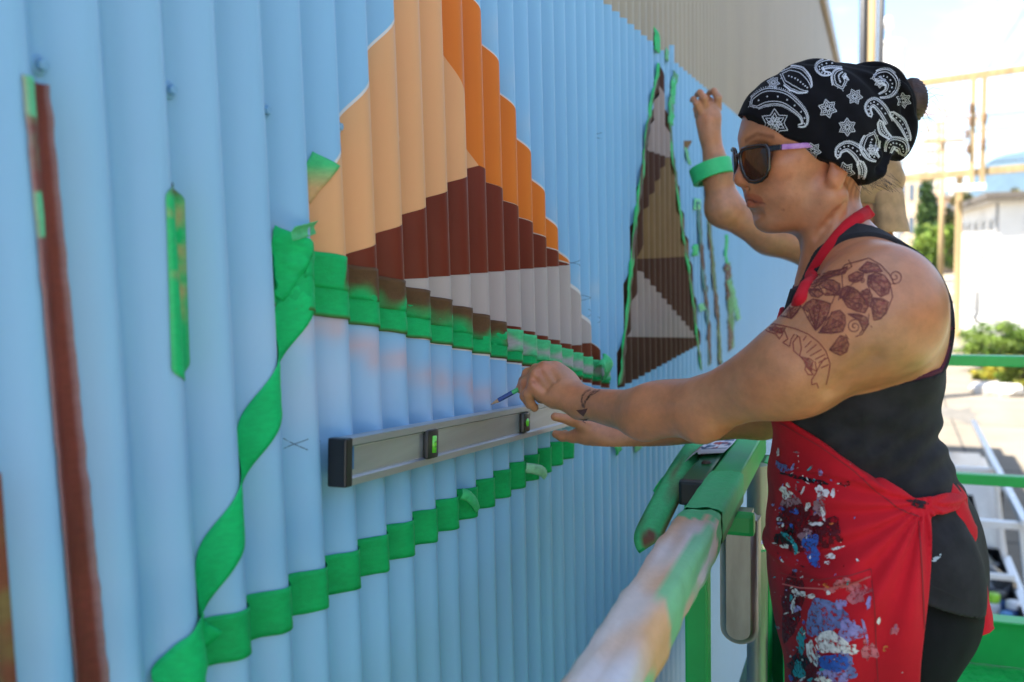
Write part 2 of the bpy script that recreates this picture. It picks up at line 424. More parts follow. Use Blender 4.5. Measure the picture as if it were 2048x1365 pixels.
# upper band under the maroon facets, lower strip first
def band_low(s, t):
    n = fnoise(s * 9, t, 1.5, 2.0); g = lerp(GREEN, GREEND, 0.45 + 0.3 * n)
    if t > 0.94: g = lerp(g, MAROON, 0.8)
    return g
tape('masking_tape', (560, 568), (1222, 752), 0.047, band_low, 'long creased green tape strip under the maroon and grey facets', 0.0018, 0.0016, 0.001, seed=1.0)
def band_up(s, t):
    n = fnoise(s * 26, t * 1.2, 1.0, 7.0)
    k = ramp(t + 0.6 * n - 0.18, 0.30, 0.85) if s > 0.12 else 1.0
    return lerp(lerp(MAROON, GREEN, 0.06), lerp(GREEN, GREEND, 0.5), k)
tape('masking_tape', (600, 520), (1020, 676), 0.042, band_up, 'green tape strip half covered by maroon overspray', 0.0024, 0.0016, 0.001, seed=2.0)
def band_grey(s, t):
    n = fnoise(s * 20, t * 1.5, 1.0, 9.0); k = ramp(abs(t - 0.62) * 2.2 + 0.7 * n, 0.15, 0.75)
    return lerp(GREYP, GREENL * 0.55 + GREEN * 0.45, k)
tape('masking_tape', (1012, 676), (1216, 746), 0.040, band_grey, 'short green tape strip misted with grey overspray above the hand', 0.0034, 0.002, 0.002, seed=3.0)
# diagonal strip, left, and the rising strip along the bottom
tape('masking_tape', (603, 582), (404, 1232), 0.037, plain(GREEN, 0.10, 4.0), 'steep green tape strip winding down over the corrugations', 0.0018, 0.0006, seed=4.0)
tape('masking_tape', (372, 1322), (1150, 885), 0.051, plain(GREEND * 1.12, 0.18, 5.0), 'long green tape strip climbing below the spirit level', 0.0020, 0.0015, 0.001, seed=5.0)
tape('masking_tape', (590, 470), (560, 585), 0.046, plain(GREEN, 0.12, 6.0), 'folded green tape tab at the left corner of the maroon facet', 0.0034, 0.003, 0.004, seed=6.0)
tape('masking_tape', (652, 318), (628, 392), 0.030, lambda s, t: lerp(GREENL * 0.4 + GREEN * 0.6, PEACH, ramp(s + 0.35 * t, 0.35, 0.95)), 'small green tape end sprayed with peach paint', 0.0022, 0.0015, 0.003, seed=7.0)
tape('masking_tape', (420, 1235), (352, 1385), 0.062, plain(GREEN, 0.16, 8.0), 'crumpled green tape where two strips meet low on the wall', 0.0034, 0.004, 0.004, seed=8.0)
# paint covered strips at the near end of the wall
def brown_strip(s, t):
    g = 1.0 if ((s < 0.06 and t > 0.45) or (0.17 < s < 0.235 and t > 0.55 + 0.3 * fnoise(s * 40, 0, 1, 3))) else 0.0
    if 0.06 < s < 0.14 and t > 0.5: g = 0.35 * (0.5 + fnoise(s * 60, t * 3, 1, 1))
    e = 0.7 if (t < 0.04 or t > 0.96) else 0.0
    c = lerp(np.array((0.245, 0.055, 0.034)) * (1 + 0.2 * fnoise(s * 10, t * 2, 1, 2)), GREENL, max(0, g))
    return lerp(c, (0.55, 0.36, 0.36), e)
tape('painted_tape', (74, 160), (186, 1420), 0.049, brown_strip, 'long tape strip coated in dull maroon paint with green patches', 0.0018, 0.0006, 0.001, group='paint coated tape strips', seed=9.0)
def green_short(s, t):
    n = fnoise(s * 7, t * 1.6, 1.4, 4.0)
    c = lerp(GREEN, np.array((0.52, 0.42, 0.16)), ramp(n * 1.6 + (t - 0.55), 0.05, 0.7) * (1 - ramp(s, 0.55, 0.75)))
    c = lerp(c, MAROON * 1.3, 1 - ramp(s, 0.02, 0.09)); return lerp(c, GREENL, 0.5 if (t < 0.06 or t > 0.95) else 0)
tape('painted_tape', (351, 366), (368, 762), 0.052, green_short, 'short round ended green tape strip blotched with ochre paint', 0.0012, rounded=True, wrinkle=0.0006, ragged=0.0, group='paint coated tape strips', seed=10.0)
tape('painted_tape', (-22, 960), (14, 1420), 0.042, lambda s, t: lerp((0.36, 0.10, 0.05), (0.34, 0.20, 0.07), ramp(fnoise(s * 6, t, 1, 1) + 0.4 * s, 0.1, 0.5)), 'rust orange tape strip at the near edge of the mural', 0.0018, 0.0006, 0.0, group='paint coated tape strips', seed=11.0)
# loose strips around the second mountain
def far_strip(pts, width, colour, label, seed, ragged=0.02):
    YZ = px2yz(pts, 0.004); V = []; C = []; F = []; n = 0
    seg = []
    for i in range(len(YZ) - 1):
        m_ = max(4, int(math.hypot(YZ[i + 1][0] - YZ[i][0], YZ[i + 1][1] - YZ[i][1]) / 0.008))
        for k in range(m_): t = k / m_; seg.append((YZ[i][0] * (1 - t) + YZ[i + 1][0] * t, YZ[i][1] * (1 - t) + YZ[i + 1][1] * t))
    seg.append(YZ[-1]); nn = len(seg)
    for i, (y, z) in enumerate(seg):
        s = i / (nn - 1); wob = ragged * (fnoise(z, s, 9, seed) + 0.5 * fnoise(z, s, 25, seed)); hw = width * 0.62 * (0.8 + 0.6 * abs(fnoise(z, s, 14, seed + 2)))
        for j in range(5):
            t = j / 4; yy = y + wob + (t - 0.5) * 2 * hw
            nx, ny = corr_n(yy); oo = 0.002 + 0.010 * abs(fnoise(z, t, 22, seed + 4)) * (1 if j in (0, 4) else 0.4)
            V.append((max(float(corr(yy)), AMP * .82) + oo * .6, yy, z + 0.004 * fnoise(z, t, 40, seed))); C.append(colour(s, t))
    for i in range(nn - 1):
        for j in range(4): k = i * 5 + j; F.append((k, k + 5, k + 6, k + 1))
    o = mesh_obj('masking_tape', V, F, m_tape, None, True, np.clip(np.array(C), 0, 1))
    md = o.modifiers.new('thick', 'SOLIDIFY'); md.thickness = 0.0005; md.offset = 1
    tag(o, label, 'tape', 'loose tape around the brown mountain'); return o
DB = np.array((0.10, 0.05, 0.033)); TEAL = np.array((0.04, 0.20, 0.19))
def alt(c1, c2, f, sd): return lambda s, t: lerp(c1, c2, ramp(fnoise(s * f, t * 1.2, 1.0, sd) + (t - 0.5) * 0.5, -0.1, 0.15))
far_strip([(1312, 128), (1292, 240), (1276, 360), (1262, 470), (1250, 600), (1234, 770)], 0.038, alt(GREEN, DB, 14, 1), 'ragged green tape down the left edge of the brown mountain', 1.0, 0.012)
far_strip([(1345, 145), (1338, 200), (1336, 250)], 0.075, alt(GREENL * 0.5, GREEN, 5, 2), 'bunched green tape hanging from the tan siding line', 2.0)
far_strip([(1336, 250), (1342, 330), (1356, 430), (1372, 530), (1392, 690), (1398, 740)], 0.036, alt(GREEN, lerp(GREEN, DB, 0.8), 12, 3), 'long peeling green tape down the right edge of the brown mountain', 3.0)
far_strip([(1307, 60), (1309, 105)], 0.075, plain(GREEN, 0.2, 1), 'short green tape tail above the brown mountain peak', 4.0)
far_strip([(1328, 98), (1328, 122)], 0.05, plain(GREENL * 0.7, 0.2, 1), 'small pale green tape scrap on the tan siding', 5.0, 0.0)
far_strip([(1392, 404), (1396, 470), (1404, 560), (1412, 640), (1416, 730)], 0.075, alt(TEAL, DB * 0.8, 8, 6), 'dark teal stained tape strip beside the brown mountain', 6.0)
far_strip([(1390, 398), (1388, 420)], 0.11, plain(GREENL, 0.2, 1), 'pale curled tape tip on the blue wall', 7.0)
far_strip([(1386, 490), (1386, 512)], 0.11, plain(GREEN, 0.2, 1), 'green tape curl pinned halfway up the teal strip', 8.0)
far_strip([(1396, 608), (1402, 622)], 0.11, plain(GREENL * 0.9, 0.2, 1), 'light tape curl low on the teal strip', 9.0)
far_strip([(1406, 280), (1410, 380), (1420, 520), (1432, 640), (1437, 730)], 0.085, alt(DB, lerp(DB, GREEN, 0.25), 5, 4), 'thin dark brown tape strip right of the teal strip', 10.0)
far_strip([(1449, 470), (1447, 510), (1451, 540)], 0.07, plain(GREEN, 0.2, 1), 'green tape tail above the last brown strip', 11.0)
far_strip([(1451, 525), (1458, 640), (1458, 700)], 0.16, alt(DB, lerp(DB, GREEN, 0.5), 5, 8), 'wide brown tape strip nearest the far wall end', 12.0)
far_strip([(1455, 560), (1464, 600), (1474, 640)], 0.14, plain(GREENL * 0.75, 0.15, 1), 'bright green tape flap peeling off the last brown strip', 13.0)
far_strip([(1366, 296), (1374, 330)], 0.05, plain(GREENL * 0.8, 0.2, 1), 'little green tape scrap under a brown paint square', 14.0)
far_strip([(1222, 870), (1232, 905)], 0.05, plain(GREEN * 0.9, 0.2, 1), 'curled green tape end below the forearm', 15.0)
far_strip([(1262, 865), (1272, 900)], 0.07, plain(GREENL * 0.8, 0.2, 1), 'pale tape curl on the wall below the elbow', 16.0)

# free ribbon of tape: points, width direction per point
def ribbon(name, pts, wdir, width, colour, label, group=None, curl=0.0, cat='tape', m=None, sub=8):
    pts = [Vector(p) for p in pts]; V = []; C = []; F = []; n = []
    for i in range(len(pts) - 1):
        p0 = pts[max(i - 1, 0)]; p1 = pts[i]; p2 = pts[i + 1]; p3 = pts[min(i + 2, len(pts) - 1)]
        for k in range(sub):
            t = k / sub
            n.append(0.5 * ((2 * p1) + (p2 - p0) * t + (2 * p0 - 5 * p1 + 4 * p2 - p3) * t * t + (3 * p1 - p0 - 3 * p2 + p3) * t ** 3))
    n.append(pts[-1]); K = len(n)
    for i, p in enumerate(n):
        s = i / (K - 1); d = (n[min(i + 1, K - 1)] - n[max(i - 1, 0)]).normalized()
        wd = Vector(wdir(s)) if callable(wdir) else Vector(wdir); wd = (wd - d * wd.dot(d)).normalized(); nr = d.cross(wd)
        for j in range(7):
            t = j / 6; V.append(p + wd * (t - 0.5) * width + nr * curl * (1 - (2 * t - 1) ** 2) + nr * 0.0015 * fnoise(s * 9, t * 3, 1, 2)); C.append(colour(s, t))
    for i in range(K - 1):
        for j in range(6): k = i * 7 + j; F.append((k, k + 7, k + 8, k + 1))
    o = mesh_obj(name, V, F, m or m_tape, None, True, np.clip(np.array(C), 0, 1))
    md = o.modifiers.new('thick', 'SOLIDIFY'); md.thickness = 0.0005; md.offset = 0
    return tag(o, label, cat, group)
def wx(px, py, x): return onX(px, py, x)
ribbon('masking_tape', [wx(1050, 936, 0.012), wx(1066, 938, 0.022), wx(1082, 942, 0.026), wx(1090, 950, 0.022)], (0.2, 0.0, 1), 0.020, plain(lerp(GREENL, (0.6, 0.8, 0.65), 0.4), 0.1), 'pale twisted tape tail sticking out below the level', curl=0.004)
ribbon('masking_tape', [wx(922, 988, 0.012), wx(935, 992, 0.018), wx(948, 1004, 0.020), wx(954, 1016, 0.016)], (0.1, .4, 1), 0.018, plain(lerp(GREEN, GREENL, 0.4), 0.1), 'little folded tape flap on the rising strip', curl=0.004)
ribbon('masking_tape', [wx(634, 455, 0.004), wx(612, 462, 0.020), wx(588, 468, 0.026)], (0.2, 0.2, 1), 0.016, plain(lerp(GREEN, GREENL, 0.6), 0.1), 'pointed tape ear lifting off the corner by the peach facet', curl=0.003)
ribbon('masking_tape', [wx(1196, 735, 0.012), wx(1206, 722, 0.03), wx(1216, 736, 0.034), wx(1212, 752, 0.016)], (0.1, 1, 0.2), 0.045, plain(lerp(GREEN, GREENL, 0.4), 0.1), 'curled tape loop at the right end of the upper band', curl=0.004)
# ================================================================== smooth-union modelling for bodies and cloth
class Field:
    """ordered list of smooth CSG steps; every step carries a box so far points skip it"""
    def __init__(s): s.ops = []
    def _add(s, op, k, fn, lo, hi): s.ops.append((op, k, fn, np.asarray(lo, float), np.asarray(hi, float))); return s
    def cone(s, a, b, ra, rb, k=0.02, op='u', squash=None):
        a = np.array(a, np.float32); b = np.array(b, np.float32); ba = b - a; L2 = max(ba @ ba, 1e-12)
        sq = None
        if squash is not None:
            n = np.array(squash[0], np.float32); n /= np.linalg.norm(n); sq = (n, squash[1])
        def fn(p):
            q = p - a; t = np.clip(q @ ba / L2, 0, 1)[:, None]; q = q - t * ba
            if sq is not None:
                c = (q @ sq[0])[:, None]; q = q + sq[0] * c * (sq[1] - 1)
            return np.sqrt((q * q).sum(1)) - (ra + (rb - ra) * t[:, 0])
        r = max(ra, rb) * (1.0 if squash is None else max(1, 1 / squash[1])); m = r + k + 0.03
        return s._add(op, k, fn, np.minimum(a, b) - m, np.maximum(a, b) + m)
    def chain(s, pts, rs, k=0.02, op='u', squash=None):
        for i in range(len(pts) - 1): s.cone(pts[i], pts[i + 1], rs[i], rs[i + 1], k if i == 0 else min(k, 0.012), op, squash)
        return s
    def ell(s, c, r, rot=None, k=0.02, op='u'):
        c = np.array(c, np.float32); r = np.array(r, np.float32); M = np.array(rot, np.float32) if rot is not None else np.eye(3, dtype=np.float32)   # rows = local axes
        def fn(p):
            q = (p - c) @ M.T; k0 = np.sqrt(((q / r) ** 2).sum(1)) + 1e-9; k1 = np.sqrt(((q / r ** 2) ** 2).sum(1)) + 1e-9
            return k0 * (k0 - 1) / k1
        m = r.max() + k + 0.03
        return s._add(op, k, fn, c - m, c + m)
    def fn(s, f, lo, hi, k=0.0, op='i'): return s._add(op, k, f, lo, hi)
    def __call__(s, P_):
        order = np.argsort(P_[:, 0], kind='stable'); Q = np.ascontiguousarray(P_[order]).astype(np.float32)
        x = np.ascontiguousarray(Q[:, 0]); y = np.ascontiguousarray(Q[:, 1]); z = np.ascontiguousarray(Q[:, 2])
        d = np.full(len(Q), 1.0, np.float32)
        for (op, k, fn, lo, hi) in s.ops:
            if op in ('i', 'd'):
                m = slice(None); p = Q; dm = d
            else:
                i0, i1 = np.searchsorted(x, [lo[0], hi[0]])
                if i1 <= i0: continue
                yy = y[i0:i1]; zz = z[i0:i1]
                m = np.nonzero((yy > lo[1]) & (yy < hi[1]) & (zz > lo[2]) & (zz < hi[2]))[0]
                if len(m) == 0: continue
                m = m + i0; p = Q[m]; dm = d[m]
            f = fn(p)
            if op == 'u':
                h = np.clip(0.5 + 0.5 * (dm - f) / k, 0, 1); r = dm * (1 - h) + f * h - k * h * (1 - h)
            elif op == 's':
                h = np.clip(0.5 - 0.5 * (dm + f) / k, 0, 1); r = dm * (1 - h) - f * h + k * h * (1 - h)
            elif op == 'i': r = np.maximum(dm, f)
            elif op == 'd': r = dm + f           # displacement
            d[m] = r
        o = np.empty(len(Q)); o[order] = d
        return o
    def bounds(s):
        u = [o for o in s.ops if o[0] == 'u']
        return np.min([o[3] for o in u], 0), np.max([o[4] for o in u], 0)

def polygonise(field, res, lo=None, hi=None, block=5, relax=1):
    l0, h0 = field.bounds(); lo = l0 if lo is None else np.maximum(l0, lo); hi = h0 if hi is None else np.minimum(h0, hi)
    bs = block * res; nb = np.ceil((hi - lo) / bs).astype(int)
    g = np.stack(np.meshgrid(*[np.arange(n) for n in nb], indexing='ij'), -1).reshape(-1, 3)
    d = field(lo + (g + 0.5) * bs); g = g[np.abs(d) < bs * 1.15]
    if len(g) == 0: raise RuntimeError('empty field')
    c = np.stack(np.meshgrid(*[np.arange(block)] * 3, indexing='ij'), -1).reshape(-1, 3)
    cells = (g[:, None, :] * block + c[None]).reshape(-1, 3)
    S = np.int64(1 << 20)
    key = lambda a: (a[:, 0].astype(np.int64) * S + a[:, 1]) * S + a[:, 2]
    corners = np.array([(i, j, k_) for i in (0, 1) for j in (0, 1) for k_ in (0, 1)])
    ck = key(cells); cells = cells[np.argsort(ck)]; ck = np.sort(ck)
    allc = (cells[:, None, :] + corners[None]).reshape(-1, 3); ak = key(allc)
    uk, ui, inv = np.unique(ak, return_index=True, return_inverse=True)
    pts = allc[ui]; val = np.empty(len(pts))
    for i in range(0, len(pts), 400000): val[i:i + 400000] = field(lo + pts[i:i + 400000] * res)
    cv = val[inv].reshape(-1, 8); neg = cv < 0; act = neg.any(1) & ~neg.all(1)
    ac = cells[act]; av = cv[act]; akk = ck[act]; n = len(ac)
    pos = np.zeros((n, 3)); cnt = np.zeros(n)
    E = [(a, b) for a in range(8) for b in range(a + 1, 8) if abs(corners[a] - corners[b]).sum() == 1]
    for (a, b) in E:
        m = (av[:, a] < 0) != (av[:, b] < 0); t = av[m, a] / (av[m, a] - av[m, b])
        pos[m] += corners[a] + t[:, None] * (corners[b] - corners[a]); cnt[m] += 1
    verts = lo + (ac + pos / cnt[:, None]) * res
    faces = []
    for ax in range(3):
        o1, o2 = [(1, 2), (2, 0), (0, 1)][ax]
        e = np.zeros(3, int); e[ax] = 1; a0 = 0; a1 = int(e[0] * 4 + e[1] * 2 + e[2])
        m = (av[:, a0] < 0) != (av[:, a1] < 0); idx = np.nonzero(m)[0]
        q = [idx]; ok = np.ones(len(idx), bool)
        for (d1, d2) in ((1, 0), (1, 1), (0, 1)):
            nbr = ac[idx].copy(); nbr[:, o1] -= d1; nbr[:, o2] -= d2
            kk = key(nbr); j = np.searchsorted(akk, kk); j = np.clip(j, 0, n - 1); ok &= akk[j] == kk; q.append(j)
        Q = np.stack(q, 1)[ok]; fl = av[idx, a0][ok] < 0
        Q[~fl] = Q[~fl][:, ::-1]; faces.append(Q)
    F = np.concatenate(faces)
    # pull vertices on to the surface
    h = res * 0.4
    for _ in range(relax):
        for i in range(0, n, 400000):
            v = verts[i:i + 400000]; f0 = field(v)
            gr = np.stack([field(v + h * np.eye(3)[a]) - f0 for a in range(3)], 1) / h
            l2 = (gr ** 2).sum(1) + 1e-6
            verts[i:i + 400000] = v - gr * np.clip(f0 / l2, -res * 0.6, res * 0.6)[:, None]
    return verts, F
def bvh_of(V, F): return BVHTree.FromPolygons([tuple(v) for v in V], [tuple(int(i) for i in f) for f in F])
def bend3(*p): return [np.array(q, float) for q in p]

# ------------------------------------------------------------------ flat print laid on a surface (ink, tattoo, spatter)
def decal_lines(lines, width_px, bvh, off=0.0006, step=2.0):
    """polylines in photo pixels -> thin ribbons lying on the surface hit by the view ray; width in px (scalar or per line)"""
    V = []; F = []
    for li, ln in enumerate(lines):
        wpx = width_px[li] if isinstance(width_px, (list, tuple)) else width_px
        pts = []
        for i in range(len(ln) - 1):
            (x0, y0), (x1, y1) = ln[i], ln[i + 1]; n = max(1, int(math.hypot(x1 - x0, y1 - y0) / step))
            pts += [(x0 + (x1 - x0) * k / n, y0 + (y1 - y0) * k / n) for k in range(n)]
        pts.append(ln[-1]); row = []
        for i, (x, y) in enumerate(pts):
            xa, ya = pts[max(i - 1, 0)]; xb_, yb_ = pts[min(i + 1, len(pts) - 1)]
            l = math.hypot(xb_ - xa, yb_ - ya) or 1; nx, ny = -(yb_ - ya) / l * wpx / 2, (xb_ - xa) / l * wpx / 2
            pr = []
            for sg in (-1, 1):
                d = ray(x + sg * nx, y + sg * ny).normalized(); hit = bvh.ray_cast(CAM, d)
                if hit[0] is None: pr = None; break
                nn = hit[1]; nn = nn if nn.dot(d) < 0 else -nn
                pr.append(hit[0] + nn * off)
            if pr is None or (row and (pr[0] - row[-1][0]).length > 0.02): row = row if pr is None else row; 
            if pr is None: _flush(row, V, F); row = []
            elif row and (pr[0] - row[-1][0]).length > 0.02: _flush(row, V, F); row = [pr]
            else: row.append(pr)
        _flush(row, V, F)
    return V, F
def _flush(row, V, F):
    if len(row) < 2: return
    k = len(V)
    for a, b in row: V.extend([a, b])
    for i in range(len(row) - 1): F.append((k + 2 * i, k + 2 * i + 1, k + 2 * i + 3, k + 2 * i + 2))
def decal_blobs(blobs, bvh, off=0.0006, grid=3.0):
    """blobs: polygons in photo pixels -> patches draped on the surface (fan of rings around the centre)"""
    V = []; F = []
    for poly in blobs:
        cx = sum(p[0] for p in poly) / len(poly); cy = sum(p[1] for p in poly) / len(poly)
        rad = max(math.hypot(p[0] - cx, p[1] - cy) for p in poly); nr = max(1, int(rad / grid)); n = len(poly); idx = {}; bad = False
        pts = [(cx, cy)] + [(cx + (p[0] - cx) * r / nr, cy + (p[1] - cy) * r / nr) for r in range(1, nr + 1) for p in poly]
        H = []
        for (x, y) in pts:
            d = ray(x, y).normalized(); hit = bvh.ray_cast(CAM, d)
            if hit[0] is None: H.append(None); continue
            nn = hit[1] if hit[1].dot(d) < 0 else -hit[1]; H.append(hit[0] + nn * off)
        base = {}
        def gi(i):
            if i not in base: base[i] = len(V); V.append(H[i])
            return base[i]
        def okf(f):
            return all(H[i] is not None for i in f) and max((H[f[i]] - H[f[i - 1]]).length for i in range(len(f))) < 0.03
        for k in range(n):
            f = (0, 1 + k, 1 + (k + 1) % n)
            if okf(f): F.append(tuple(gi(i) for i in f))
        for r in range(nr - 1):
            for k in range(n):
                a = 1 + r * n + k; b = 1 + r * n + (k + 1) % n; f = (a, a + n, b + n, b)
                if okf(f): F.append(tuple(gi(i) for i in f))
    return V, F
def spiral(cx, cy, r0, r1, a0, turns, n=26, sy=1.0):
    return [(cx + (r0 + (r1 - r0) * k / n) * math.cos(a0 + turns * 2 * math.pi * k / n), cy + sy * (r0 + (r1 - r0) * k / n) * math.sin(a0 + turns * 2 * math.pi * k / n)) for k in range(n + 1)]
def splat(cx, cy, rx, ry, ang=0.0, n=14, jag=0.35, rnd=random):
    o = []
    for k in range(n):
        a = 2 * math.pi * k / n; r = 1 + rnd.uniform(-jag, jag); x = rx * r * math.cos(a); y = ry * r * math.sin(a)
        o.append((cx + x * math.cos(ang) - y * math.sin(ang), cy + x * math.sin(ang) + y * math.cos(ang)))
    return o
# ================================================================== person drawing the line
YC = 1.40
def T(px, py, y=YC): return np.array(onY(px, py, y))
def A(*a): return np.array(P(*a))
HO = A(1625, 330, 1.31); PSI = R(29)
HF = np.array((-math.cos(PSI), -math.sin(PSI), 0)); HU = np.array((0.0, 0, 1)); HL = np.cross(HU, HF)
HM = np.stack([HF, HU, HL])
def H(f, u, l): return HO + HF * f + HU * u + HL * l

def skull(F, g=0.0, k=0.03):
    F.ell(H(-.006, .042, 0), (.090 + g, .090 + g, .076 + g), HM, k)
    F.ell(H(.042, .045, 0), (.056 + g, .052 + g, .062 + g), HM, k)
    return F
def torso(F, g=0.0, k=0.05, arms=False):
    F.ell(T(1722, 690), (.103 + g, .150 + g, .150 + g), None, k)
    F.cone(T(1758, 605, 1.27), T(1758, 605, 1.53), .062 + g, .062 + g, k)
    F.ell(T(1714, 890), (.096 + g, .138 + g, .17 + g), None, k)
    F.ell(T(1758, 1170), (.110 + g, .162 + g, .15 + g), None, k)
    for y in (1.335, 1.465): F.ell(T(1640, 760, y), (.060 + g, .062 + g, .062 + g), None, k)
    F.cone(H(-.018, -.055, 0), T(1698, 560), .044 + g, .054 + g, .03)
    for y in (1.265, 1.535): F.cone(T(1698, 500, 1.40 + (y - 1.40) * .3), T(1762, 588, y), .030 + g, .046 + g, .04)
    # shoulder blades and spine groove
    for y in (1.31, 1.49): F.ell(T(1812, 660, y), (.045 + g, .05 + g, .075 + g), None, .04)
    return F
SHL = A(1757, 632, 1.150); UPM = A(1592, 733, 1.185); ELL = A(1400, 818, 1.300); FAM = A(1290, 828, 1.385); WRL = A(1163, 806, 1.515)
SHR = np.array((0.575, 1.575, 4.19)); ELR = np.array((0.43, 1.78, 3.98)); WRR = A(1225, 878, 1.80)

def arm_left(F, g=0.0):
    F.ell(SHL + np.array((0.0, 0.012, 0.0)), (.067, .059, .071), None, .045)
    F.ell(SHL * .62 + UPM * .38 + np.array((-.004, -.012, .016)), (.062, .045, .050), None, .03)     # deltoid
    F.ell(UPM * .8 + ELL * .2 + np.array((.008, 0, -.018)), (.055, .034, .030), None, .03)          # triceps
    F.cone(SHL, UPM, .059, .051, .04)
    F.cone(UPM, ELL, .051, .036, .03)
    F.cone(ELL, FAM, .036, .0325, .03)
    F.cone(ELL + np.array((.012, -.012, -.016)), ELL + np.array((.004, -.006, -.022)), .020, .020, .022)   # olecranon
    F.cone(FAM, WRL, .034, .0235, .03)
    F.ell(FAM + (ELL - FAM) * .45 + np.array((0, 0, .010)), (.05, .031, .031), None, .03)
def hand_left(F):
    d = 1.555
    pm = A(1108, 768, d)
    ax = (A(1072, 748, 1.57) - WRL); ax /= np.linalg.norm(ax)
    nr = np.array(-FWD) * .75 + np.array((0, 0, 1)) * .5; nr -= ax * (nr @ ax); nr /= np.linalg.norm(nr); sd_ = np.cross(nr, ax)
    M = np.stack([ax, nr, sd_])
    F.cone(WRL, A(1128, 786, 1.535), .0235, .024, .02)
    F.ell(pm, (.050, .0185, .038), M, .018)
    # knuckles (index is uppermost), then curled fingers
    F.cone(A(1128, 772, 1.545), A(1110, 738, 1.565), .014, .0115, .012)
    F.cone(A(1120, 780, 1.545), A(1088, 738, 1.560), .014, .0118, .012)
    F.cone(A(1112, 790, 1.545), A(1073, 751, 1.553), .014, .0112, .012)
    F.cone(A(1108, 798, 1.545), A(1068, 772, 1.545), .0135, .0105, .012)
    kk = .0032
    F.chain([A(1110, 738, 1.565), A(1072, 740, 1.605), A(1048, 762, 1.622), A(1040, 778, 1.615)], [.0112, .0098, .0088, .0075], kk)
    F.chain([A(1088, 738, 1.560), A(1056, 748, 1.585), A(1046, 772, 1.600), A(1050, 792, 1.598)], [.0115, .0098, .0088, .0078], kk)
    F.chain([A(1073, 751, 1.553), A(1052, 766, 1.568), A(1050, 793, 1.576), A(1060, 810, 1.574)], [.0112, .0096, .0086, .0076], kk)
    F.chain([A(1068, 772, 1.545), A(1056, 788, 1.553), A(1060, 806, 1.562), A(1069, 816, 1.566)], [.0102, .0088, .0078, .0070], kk)
    # thumb on the wall side, tip on the pencil
    F.chain([A(1120, 788, 1.565), A(1084, 792, 1.600), A(1062, 782, 1.618), A(1046, 780, 1.624)], [.015, .0115, .0095, .008], .008)
    # grooves between the knuckles
    for a, b in (((1099, 736), (1112, 762)), ((1080, 744), (1098, 770)), ((1070, 760), (1090, 780))):
        F.cone(A(*a, 1.540), A(*b, 1.528), .0026, .0014, .010, 's')
def hand_right(F):
    F.cone(WRR, A(1198, 872, 1.80), .023, .020, .02)
    F.ell(A(1180, 868, 1.805), (.034, .022, .020), None, .018)
    kk = .007
    F.chain([A(1192, 864, 1.80), A(1172, 852, 1.795), A(1142, 840, 1.79), A(1110, 834, 1.785)], [.016, .012, .0098, .008], .009)          # thumb along the face
    F.chain([A(1172, 876, 1.80), A(1146, 874, 1.812), A(1124, 873, 1.822), A(1112, 869, 1.83)], [.013, .0105, .009, .008], kk)           # fingers under the edge
    F.chain([A(1176, 880, 1.815), A(1154, 880, 1.832), A(1140, 878, 1.845), A(1130, 868, 1.852)], [.013, .0105, .009, .008], kk)
    F.chain([A(1184, 882, 1.825), A(1168, 882, 1.85), A(1156, 878, 1.862), A(1150, 866, 1.868)], [.0125, .010, .0088, .0078], kk)
    F.chain([A(1194, 882, 1.835), A(1184, 882, 1.858), A(1176, 876, 1.872), A(1172, 866, 1.878)], [.0115, .009, .008, .0072], kk)

BT = Field(); torso(BT); arm_left(BT)
BT.cone(SHR, ELR, .058, .042, .05); BT.ell(SHR, (.062, .056, .066), None, .05)
def body_base(F, g):
    lo_, hi_ = BT.bounds(); F._add('u', .02, lambda p: (BT(p) - g).astype(np.float32), lo_, hi_); return F
B = Field(); B.ops = list(BT.ops)
skull(B)
B.ell(H(.038, -.010, 0), (.058, .070, .0575), HM, .028)
for s in (-1, 1):
    B.ell(H(.058, -.004, .041 * s), (.026, .018, .021), HM, .018)
    B.ell(H(.042, -.040, .031 * s), (.034, .033, .025), HM, .022)
    B.cone(H(-.002, -.050, .052 * s), H(.054, -.068, .018 * s), .0165, .0155, .014)
    B.cone(H(.086, .034, .008 * s), H(.068, .036, .046 * s), .010, .010, .018)
B.ell(H(.064, -.074, 0), (.0155, .0150, .021), HM, .014)
B.ell(H(.028, -.073, 0), (.044, .017, .038), HM, .02)
B.ell(H(.068, -.036, 0), (.023, .028, .030), HM, .016)
for s in (-1, 1): B.ell(H(.094, .010, .030 * s), (.018, .014, .018), HM, .018, 's')
B.cone(H(.089, .028, 0), H(.0975, -.010, 0), .0085, .0105, .012)
B.ell(H(.0995, -.0180, 0), (.0130, .0112, .0135), HM, .008)
for s in (-1, 1):
    B.ell(H(.0850, -.0230, .0145 * s), (.0130, .0092, .0080), HM, .006)
    B.cone(H(.095, -.0300, .0070 * s), H(.086, -.0300, .0100 * s), .0030, .0028, .004, 's')
    B.cone(H(.0715, -.0170, .0195 * s), H(.0735, -.030, .0185 * s), .0024, .0020, .006, 's')     # alar groove
    B.cone(H(.072, -.026, .022 * s), H(.062, -.050, .034 * s), .0016, .0010, .010, 's')          # smile fold
# lips
for s in (-1, 1):
    B.cone(H(.0892, -.0410, .004 * s), H(.0690, -.0510, .0270 * s), .0050, .0030, .005)
    B.cone(H(.0878, -.0528, .003 * s), H(.0685, -.0530, .0255 * s), .0056, .0030, .005)
    B.cone(H(.0975, -.0462, .000 * s), H(.0705, -.0530, .031 * s), .0018, .0018, .0025, 's')
    pass
B.cone(H(.0850, -.0655, -.014), H(.0850, -.0655, .014), .0046, .0046, .010, 's')
